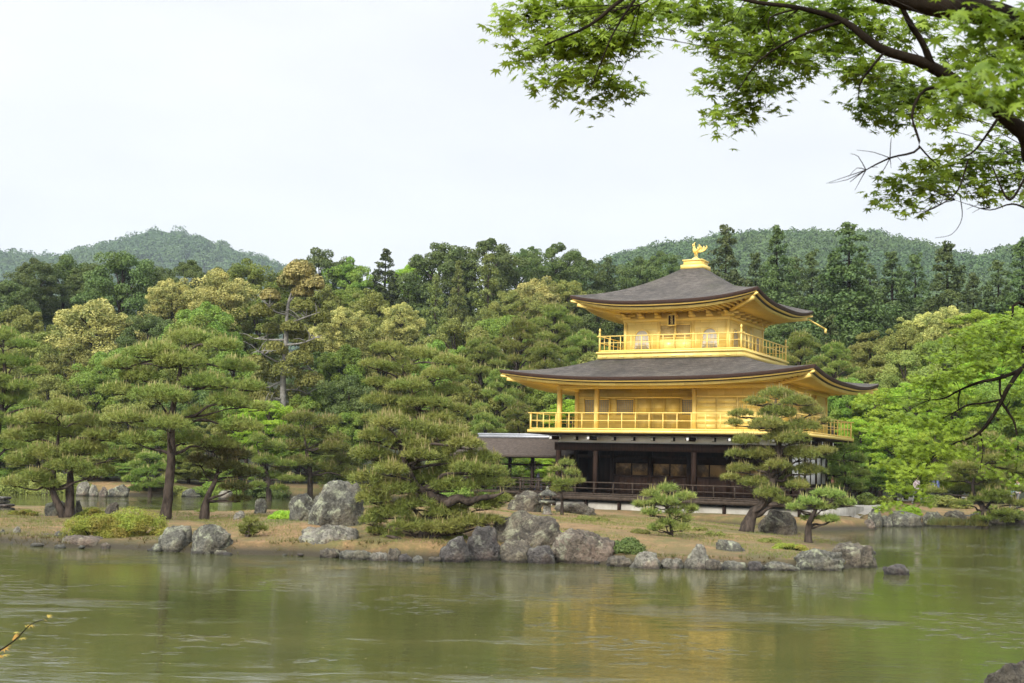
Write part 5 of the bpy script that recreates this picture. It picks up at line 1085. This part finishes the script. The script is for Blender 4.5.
# ---------------------------------------------------------------- people on the path
def person(u, vfeet, d, shirt, trousers, hair, label, rz=0, walk=.15, scale=1.0):
    base = W(u, vfeet, d); gz = H1(base.x, base.y); x0 = 0
    J = [(0, 0, .92), (0, 0, 1.15), (0, 0, 1.38), (0, 0, 1.48), (0, -.02, 1.60), (0, -.01, 1.70),
         (.09, 0, .88), (.10, -walk, .50), (.10, -walk * .9, .08), (.10, -walk * .9 - .14, .04), (-.09, 0, .88), (-.10, walk * .6, .50), (-.10, walk * 1.3, .09), (-.10, walk * 1.3 - .14, .04),
         (.17, 0, 1.38), (.23, .05, 1.12), (.22, -.12, .92), (.22, -.17, .85), (-.17, 0, 1.38), (-.23, .03, 1.12), (-.22, -.10, .90), (-.22, -.15, .83)]
    E_ = [(0, 1), (1, 2), (2, 3), (3, 4), (4, 5), (0, 6), (6, 7), (7, 8), (8, 9), (0, 10), (10, 11), (11, 12), (12, 13), (2, 14), (14, 15), (15, 16), (16, 17), (2, 18), (18, 19), (19, 20), (20, 21)]
    Rd = [.14, .13, .12, .055, .09, .08, .09, .062, .045, .035, .09, .062, .045, .035, .065, .045, .034, .03, .065, .045, .034, .03]
    me = bpy.data.meshes.new('person'); me.from_pydata(J, E_, []); ob = bpy.data.objects.new('tmp_person', me); C.objects.link(ob)
    m_ = ob.modifiers.new('s', 'SKIN'); m_.use_smooth_shade = True
    for i, r in enumerate(Rd): me.skin_vertices[0].data[i].radius = (r, r * .85); me.skin_vertices[0].data[i].use_root = (i == 0)
    s2 = ob.modifiers.new('u', 'SUBSURF'); s2.levels = 1; s2.render_levels = 1
    bpy.context.view_layer.update(); nm = bpy.data.meshes.new_from_object(ob.evaluated_get(bpy.context.evaluated_depsgraph_get())); bpy.data.objects.remove(ob)
    nm.materials.clear()
    for c_ in ((.45, .28, .2), shirt, trousers, (.05, .05, .05)):
        k = 'cloth_%s' % '_'.join('%d' % round(x * 99) for x in c_)
        if k not in M: M[k] = mat_simple(k, tuple(x * .9 for x in c_), c_, 8, .8, 0, 0)
        nm.materials.append(M[k])
    for p_ in nm.polygons:
        z = p_.center.z; x = abs(p_.center.x)
        p_.material_index = 3 if z < .09 else 2 if z < .93 and x < .17 else 0 if (z > 1.44 or (x > .19 and z < .95)) else 1
    o_ = bpy.data.objects.new('person', nm); C.objects.link(o_); o_.location = (base.x, base.y, gz); o_.rotation_euler = (0, 0, rz); o_.scale = (scale,) * 3
    tag(o_, label, 'person', 'visitors walking on the far path')
    hb = MB(); V = ICO3[::1] * np.array([.095, .105, .10]); sel = (ICO3F[:, 0] >= 0); hb.add(V + np.array([0, .02, 1.665]), ICO3F[[f for f in range(0, len(ICO3F)) if ICO3[ICO3F[f]].mean(0)[2] > -.1 or ICO3[ICO3F[f]].mean(0)[1] > .2]]); hb.build('hair', hair, o_, smooth=True)
PEOPLE = [(938, 496, 74, (.10, .13, .28), (.04, .04, .06), 'person in dark blue clothes standing tallest among the pines on the right', 1.2), (932, 496, 74.6, (.35, .38, .5), (.06, .06, .08), 'person in pale blue top just left of the dark blue one', -1.2),
          (917, 498, 73, (.55, .45, .45), (.3, .3, .32), 'person in pale pink top right of the near maple twigs', .5), (833, 494, 78, (.6, .25, .2), (.1, .1, .12), 'person in coral top next to the white pavilion wall', 1.5),
          (852, 493, 79, (.7, .7, .72), (.08, .08, .1), 'person in white top between the coral and orange ones', 1.4), (859, 493, 78.5, (.75, .22, .12), (.1, .1, .12), 'person in orange red top behind the path', 1.6), (865, 493, 78.5, (.1, .4, .45), (.1, .1, .12), 'person in teal top right of the orange red one', 1.5),
          (1010, 497, 73, (.15, .35, .5), (.1, .1, .1), 'person in blue top near the right edge', -.8), (1018, 497, 73.5, (.6, .6, .6), (.1, .1, .1), 'person in light grey top at the right edge', -1.0),
          (522, 488, 81, (.45, .12, .1), (.1, .1, .1), 'person in dark red top seen under the fishing deck roof', 1.5), (531, 488, 82, (.6, .6, .62), (.06, .06, .1), 'person in white top seen under the fishing deck roof', 1.5), (538, 488, 81, (.2, .2, .3), (.06, .06, .1), 'person in navy top seen under the fishing deck roof', 1.5)]
for i, (u, v, d, s_, t_, lb, rz) in enumerate(PEOPLE): person(u, v, d, s_, t_, 'ink', lb, rz, .1 + .06 * (i % 3))

# ---------------------------------------------------------------- near maples
def leaf_star():
    ang = [-90 + 0]; L = [(0, 0)]
    tips = [(90, 1.0), (48, .92), (132, .92), (8, .72), (172, .72), (-32, .42), (212, .42)]
    tips.sort(key=lambda q: q[0]); P = []
    for i, (a, l) in enumerate(tips):
        P.append((math.cos(math.radians(a)) * l, math.sin(math.radians(a)) * l))
        if i < len(tips) - 1: b_ = (a + tips[i + 1][0]) / 2; P.append((math.cos(math.radians(b_)) * .36, math.sin(math.radians(b_)) * .36))
    P.append((0, -.12))
    return np.array([(0, .05)] + P)
STAR = leaf_star(); SF = np.array([(0, i, i + 1) for i in range(1, len(STAR) - 1)] + [(0, len(STAR) - 1, 1)])
def star_leaves(mb, P, Nn, Dn, size, mi=0):
    n = len(P); Nn = nrm(Nn); y_ = nrm(Dn - (Dn * Nn).sum(1, keepdims=True) * Nn); x_ = np.cross(y_, Nn)
    s = (size * RNG.uniform(.65, 1.15, n))[:, None, None]; r2 = (STAR ** 2).sum(1)
    V = P[:, None, :] + s * (STAR[None, :, 0:1] * x_[:, None, :] + STAR[None, :, 1:2] * y_[:, None, :] - .22 * r2[None, :, None] * Nn[:, None, :])
    k = len(STAR); Fc = (SF[None] + (np.arange(n) * k)[:, None, None]).reshape(-1, 3); mb.add(V.reshape(-1, 3), Fc, mi)
BRP = []
def spray(fb, tb, c_, R, n, size, flat=.35, droop=.5, org=None):
    if BRP:
        cv = Vector(c_); q = min(BRP, key=lambda b: (b - cv).length); mid_ = q.lerp(cv, .5) + Vector((RNG.normal() * .02, RNG.normal() * .02, abs(RNG.normal()) * .03)); tb.tube([q, mid_, cv], [size * .05, size * .035, size * .02], 4, sub=3)
    """leaves carried on short twigs that fan out in a loose layer"""
    c_ = np.array(c_); k = max(3, n // 9)
    for i in range(k):
        a = RNG.uniform(0, 6.28); r = R * math.sqrt(RNG.random()); e_ = c_ + np.array([math.cos(a) * r, math.sin(a) * r * .9, RNG.normal() * R * flat * .6 - r * .15])
        s0 = (np.array(org) if org is not None else c_) ; s1 = c_ * .4 + e_ * .6 + np.array([0, 0, R * .05])
        if RNG.random() < .6: tb.tube([c_ + (e_ - c_) * .1, s1, e_], [size * .045, size * .03, size * .018], 4, sub=2)
        m_ = 9; dirn = nrm(e_ - c_ + 1e-6)
        t_ = RNG.uniform(-.25, .1, m_)[:, None]; P = e_ + dirn * t_ * R * .5 + RNG.normal(size=(m_, 3)) * np.array([1, 1, .6]) * size * 1.1
        Nn = nrm(np.stack([RNG.normal(size=m_) * .5, RNG.normal(size=m_) * .5 - .35, np.full(m_, 1.0)], 1)); Dn = nrm(dirn + RNG.normal(size=(m_, 3)) * .5 + np.array([0, 0, -droop]))
        star_leaves(fb, P, Nn, Dn, size)
RNG = np.random.default_rng(21)
# A: branches over the viewer's head, trunk stands to the right outside the view
mpA = thing('maple_tree', 'maple whose dark branches and star shaped leaves hang over the top right of the view', 'maple', (3.6, 4.6, H1(3.6, 4.6)))
ro = mpA.location; tb = MB(); fb = MB()
def wl(u, v, d): return W(u, v, d) - ro
tb.tube([(0, 0, -.2), (.05, -.05, 1.2), (-.1, .0, 2.4), (-.25, -.1, 3.6), (-.5, -.15, 4.6)], [.19, .16, .14, .10, .04], 12, wob=.04)
fork = Vector((-.08, 0, 2.2)); fork2 = Vector((-.2, -.08, 3.0))
br = [([fork, wl(1080, 190, 4.3), wl(1024, 133, 4.1), wl(975, 95, 4.0), wl(930, 66, 3.95), wl(880, 48, 3.9), wl(845, 22, 3.9), wl(800, 8, 3.9), wl(745, 0, 3.9), wl(690, -20, 3.9), wl(640, 5, 3.9)], [.06, .034, .026, .023, .019, .015, .011, .008, .006, .004, .002]),
      ([fork2, wl(1090, 60, 3.9), wl(1010, 20, 3.7), wl(940, 6, 3.6), wl(880, -6, 3.6), wl(820, -22, 3.6), wl(740, -30, 3.6), wl(640, -10, 3.6), wl(590, 25, 3.6), wl(545, 45, 3.6)], [.09, .06, .042, .036, .028, .018, .010, .007, .005, .003]),
      ([wl(932, 66, 3.95), wl(922, 42, 3.9), wl(908, 20, 3.85), wl(895, -10, 3.8)], [.02, .016, .014, .012]),
      ([wl(958, 82, 3.97), wl(950, 88, 3.9), wl(925, 90, 3.85), wl(912, 115, 3.8), wl(919, 148, 3.8), wl(890, 158, 3.8), wl(866, 170, 3.8), wl(850, 182, 3.8)], [.012, .010, .008, .007, .006, .005, .003, .0015]),
      ([wl(919, 146, 3.8), wl(928, 156, 3.82), wl(938, 165, 3.85)], [.005, .004, .002]),
      ([wl(1000, 115, 4.05), wl(990, 130, 4.0), wl(975, 150, 4.0), wl(960, 160, 4.0)], [.009, .007, .005, .003]),
      ([wl(1040, 150, 4.1), wl(1024, 180, 4.0), wl(1010, 200, 4.0), wl(1000, 185, 4.0), wl(992, 165, 4.0)], [.01, .007, .006, .005, .003]),
      ([wl(1030, 210, 4.0), wl(1012, 204, 4.0), wl(990, 210, 4.0), wl(970, 205, 4.0), wl(955, 200, 4.0)], [.006, .005, .003, .002, .001]),
      ([wl(968, 160, 4.0), wl(958, 190, 4.0), wl(940, 205, 4.0), wl(920, 214, 4.0)], [.005, .004, .003, .0015]),
      ([wl(960, 195, 4.0), wl(962, 218, 4.0), wl(952, 234, 4.0), wl(935, 238, 4.0)], [.003, .002, .0015, .001]),
      ([wl(886, 50, 3.9), wl(862, 80, 3.9), wl(858, 100, 3.9)], [.008, .005, .002]), ([wl(846, 20, 3.9), wl(800, 36, 3.9), wl(760, 60, 3.9), wl(735, 95, 3.9)], [.011, .007, .005, .002]),
      ([wl(800, 8, 3.9), wl(770, 18, 3.9), wl(772, 38, 3.9), wl(778, 48, 3.9)], [.006, .004, .003, .001]), ([wl(640, -8, 3.7), wl(615, 30, 3.7), wl(600, 65, 3.7), wl(590, 90, 3.7)], [.008, .005, .004, .002])]
br = [(P_, R_ if i < 2 else [x * .62 for x in R_]) for i, (P_, R_) in enumerate(br)]
for P_, R_ in br: tb.tube(P_, R_, 8, wob=.05)
for P_, R_ in br:
    for a, b_ in zip(P_[1:-1], P_[2:]): BRP += [a, a.lerp(b_, .5), b_]
for k in range(26):     # bare hair-thin twigs
    s_ = [wl(866, 170, 3.8), wl(890, 158, 3.8), wl(955, 200, 4.0), wl(940, 205, 4.0), wl(990, 208, 4.0)][k % 5]; e_ = s_ + Vector((RNG.uniform(-.14, .02), RNG.uniform(-.1, .1), RNG.uniform(-.06, .05))); tb.tube([s_, s_.lerp(e_, .5) + Vector((0, 0, RNG.uniform(-.01, .02))), e_], [.0016, .0011, .0006], 4, sub=2)
SP = [(505, 30, 10, .8), (530, 18, 22, 1), (560, 8, 26, 1), (595, 10, 30, 1.1), (630, 12, 30, 1.1), (665, 6, 28, 1), (520, 55, 16, .6), (548, 48, 24, 1), (580, 45, 28, 1.2), (612, 45, 26, 1.1), (560, 78, 20, .9), (590, 78, 24, 1.1), (615, 90, 18, .9), (602, 108, 12, .5), (560, 98, 10, .5), (640, 35, 18, .8),
      (700, 12, 26, 1), (735, 22, 28, 1.1), (770, 15, 30, 1.1), (715, 45, 20, .9), (745, 55, 26, 1.2), (775, 48, 26, 1.1), (800, 62, 20, 1), (725, 80, 22, 1.1), (755, 88, 20, 1), (735, 112, 16, 1), (718, 122, 12, .7), (780, 85, 12, .6), (765, 108, 8, .4),
      (810, 20, 30, 1.1), (845, 10, 30, 1.0), (835, 45, 26, 1.1), (865, 70, 22, 1), (870, 30, 24, .9), (885, 85, 26, 1.3), (870, 110, 18, 1.1), (905, 105, 20, 1.1), (925, 95, 16, .8), (890, 125, 12, .7), (920, 30, 24, .8), (945, 115, 20, .7), (960, 60, 22, .7), (930, 120, 12, .5),
      (905, 182, 18, .9), (890, 200, 14, .8), (925, 188, 22, 1.1), (950, 178, 24, 1.2), (980, 165, 24, 1.1), (1005, 155, 22, 1.0), (1020, 178, 22, .9), (985, 190, 20, .9), (910, 208, 14, .7), (935, 168, 16, .8), (1015, 120, 20, .6), (1000, 60, 30, .9), (1010, 200, 10, .3), (965, 148, 16, .7)]
for (u, v, r, q_) in SP:
    d = 4.45 + RNG.uniform(-.25, .6); R = r * d / F * 1.05
    spray(fb, tb, tuple(wl(u, v - 3, d)), R, int(9 * max(3, (r / 4.4) ** 1.4 * q_ * (2.1 if v < 140 else 1.6))), .036 if v < 140 else .033)
for (u, v, r) in ((965, 18, 22), (990, 40, 28), (1015, 20, 30), (985, 75, 26), (1015, 70, 30), (1035, 95, 24), (970, 95, 18), (1010, 100, 20)):
    d = 2.05 + RNG.uniform(-.15, .2); spray(fb, tb, tuple(wl(u, v, d)), r * d / F, 66, .025)
for i in range(30):
    a = RNG.uniform(0, 6.28); r_ = RNG.uniform(.4, 1.9); z_ = RNG.uniform(2.6, 4.9); c_ = (math.cos(a) * r_ + .8, math.sin(a) * r_, z_)
    cw = Vector(c_) + ro
    if cw.y < .3 or (cw.x / cw.y * F + 512 < 1090 and (cw.z - CAMZ) / cw.y < .36): continue
    if cw.x < 1.5: continue
    tb.tube([(-.2, -.05, min(z_ - .4, 4.0)), (c_[0] * .5, c_[1] * .5, z_ - .1), c_], [.025, .016, .006], 5, sub=3); BRP.append(Vector(c_)); spray(fb, tb, c_, .5, 110, .045, flat=.3)
tb.build('trunk', 'bark_dark', mpA, smooth=True); fb.build('foliage', 'maple', mpA)
# B: maple on the near right bank, its branches reach in at the right edge
RNG = np.random.default_rng(22)
mpB = thing('maple_tree', 'bright maple whose layered branches reach in from the right edge over the water', 'maple', (7.9, 13.0, H1(7.9, 13.0)))
BRP.clear(); ro = mpB.location; tb = MB(); fb = MB()
tb.tube([(0, 0, -.2), (.0, .05, .9), (.1, .1, 1.8), (0, 0, 3.0), (-.2, -.1, 4.2)], [.20, .17, .14, .09, .03], 12, wob=.04)
for P_, R_ in (([(0.05, 0, 1.2), wl(1060, 400, 12.6), wl(1030, 365, 12.3), wl(1010, 385, 12), wl(1002, 400, 12), wl(990, 420, 12), wl(980, 432, 12), wl(970, 438, 12), wl(957, 442, 12)], [.07, .045, .026, .022, .020, .017, .014, .010, .005]),
               ([(0.1, 0, 1.9), wl(1050, 350, 12.4), wl(1024, 368, 12.2), wl(1000, 378, 12), wl(980, 382, 12), wl(960, 390, 12), wl(945, 398, 12), (wl(930, 400, 12))], [.05, .03, .020, .017, .014, .010, .008, .004]),
               ([wl(1004, 399, 12), wl(985, 403, 12), wl(968, 405, 12), wl(955, 412, 12), wl(943, 418, 12)], [.012, .010, .008, .006, .003]),
               ([wl(1000, 400, 12), wl(1008, 412, 12), wl(1015, 425, 12), wl(1018, 450, 12), wl(1016, 470, 12)], [.014, .012, .010, .008, .003]),
               ([wl(980, 432, 12), wl(983, 450, 12), wl(980, 470, 12)], [.010, .006, .003]), ([wl(960, 390, 12), wl(958, 405, 12), wl(962, 415, 12)], [.010, .006, .003]), ([wl(1000, 378, 12), wl(1000, 392, 12), wl(1003, 400, 12)], [.012, .010, .008]),
               ([(0, 0, 2.6), wl(1040, 310, 12.8), wl(1010, 320, 12.6), wl(980, 330, 12.5), wl(955, 345, 12.5)], [.04, .018, .010, .006, .003]),
               ([wl(957, 442, 12), wl(935, 455, 12.2), wl(915, 480, 12.4), wl(900, 500, 12.5)], [.008, .007, .005, .002])):
    tb.tube(P_, R_, 8, wob=.05)
    for a, b_ in zip(P_[1:-1], P_[2:]): BRP += [Vector(a), Vector(a).lerp(Vector(b_), .5), Vector(b_)]
for (u, v, r) in ((1010, 322, 22), (985, 330, 20), (1024, 335, 24), (960, 340, 16), (1000, 348, 22), (945, 355, 14), (975, 355, 18), (1020, 360, 18), (930, 378, 16), (955, 375, 18), (985, 365, 16), (915, 400, 16), (940, 395, 16), (900, 418, 14), (925, 420, 18), (950, 425, 14), (890, 440, 14), (915, 445, 18), (940, 448, 16), (965, 455, 14),
                  (885, 462, 12), (905, 468, 16), (930, 470, 14), (893, 485, 12), (912, 490, 10), (900, 502, 8), (882, 505, 6), (1000, 440, 14), (1018, 415, 14), (990, 470, 10), (1015, 455, 12), (870, 400, 10), (878, 425, 10), (1022, 390, 12), (970, 400, 10), (925, 500, 7), (1018, 480, 8)):
    for rep in range(2):
        d = 12.2 + RNG.uniform(-.9, .9); spray(fb, tb, tuple(wl(u + RNG.uniform(-4, 4), v + RNG.uniform(-4, 4), d)), r * d / F, int(9 * max(3, r * r / 22)), .044, flat=.22)
for i in range(34):          # the rest of the crown, outside the view
    a = RNG.uniform(0, 6.28); r_ = RNG.uniform(.6, 2.6); z_ = RNG.uniform(1.9, 4.6); c_ = (math.cos(a) * r_ + .9, math.sin(a) * r_ + .4, z_)
    cw = Vector(c_) + ro
    if cw.x / cw.y * F + 512 < 1075: continue
    tb.tube([(0, 0, min(z_ - .4, 3.9)), (c_[0] * .5, c_[1] * .5, z_ - .1), c_], [.03, .02, .008], 5, sub=3); BRP.append(Vector(c_)); spray(fb, tb, c_, .7, 130, .05, flat=.22)
tb.build('trunk', 'bark_dark', mpB, smooth=True); fb.build('foliage', 'maple', mpB)
# C: young maple at the left, one twig of orange tipped leaves reaches in low
RNG = np.random.default_rng(23)
mpC = thing('maple_sapling', 'thin twig of orange and yellow maple leaves low at the left edge over the water', 'maple', (-2.9, 4.8, H1(-2.9, 4.8)))
ro = mpC.location; tb = MB(); fb = MB(); tb.tube([(0, 0, -.1), (.02, 0, .35), (0, .02, .75), (.05, 0, 1.3)], [.03, .025, .018, .006], 8)
tb.tube([(0, .01, .6), wl(-60, 670, 4.9), wl(-10, 655, 4.9), wl(15, 640, 4.9), wl(30, 625, 4.9), wl(48, 618, 4.9)], [.012, .006, .004, .003, .002, .001], 6)
P = np.array([tuple(wl(u, v, 4.9 + RNG.uniform(-.05, .05))) for u, v in ((48, 616), (44, 619), (30, 625), (26, 626), (16, 632), (22, 638), (14, 637), (4, 648), (8, 646), (4, 655), (0, 656), (-6, 650))])
star_leaves(fb, P, np.tile([0, -.3, 1.], (len(P), 1)) + RNG.normal(size=P.shape) * .3, np.tile([.8, -.2, -.3], (len(P), 1)) + RNG.normal(size=P.shape) * .4, .028)
tb.build('stem', 'bark_dark', mpC); fb.build('foliage', 'maple_red', mpC)
# floating specks on the pond
n_ = 110; q = MB(); P = np.stack([RNG.uniform(-14, 14, n_), RNG.uniform(15, 27, n_), np.full(n_, .006)], 1); P[:, 0] *= P[:, 1] / 27
leaf_quads(q, P, np.tile([0, 0, 1.], (n_, 1)) + RNG.normal(size=(n_, 3)) * .05, .035, .022); tag(q.build('floating_petals', 'candle'), 'small pale petals and bits floating on the pond', 'petals', kind='stuff')

# ---------------------------------------------------------------- haze
hb = MB(); hb.box(-1500, 1500, -60, 2300, -3, 420)
m = bpy.data.materials.new('haze'); m.use_nodes = True; t = m.node_tree; t.nodes.clear(); o = t.nodes.new('ShaderNodeOutputMaterial'); v_ = t.nodes.new('ShaderNodeVolumePrincipled')
v_.inputs['Color'].default_value = (.74, .86, 1.0, 1); v_.inputs['Density'].default_value = .00018; v_.inputs['Anisotropy'].default_value = .2; t.links.new(v_.outputs[0], o.inputs['Volume'])
tag(hb.build('haze', m), 'thin pale haze in the air over pond and hills', 'haze', kind='stuff')
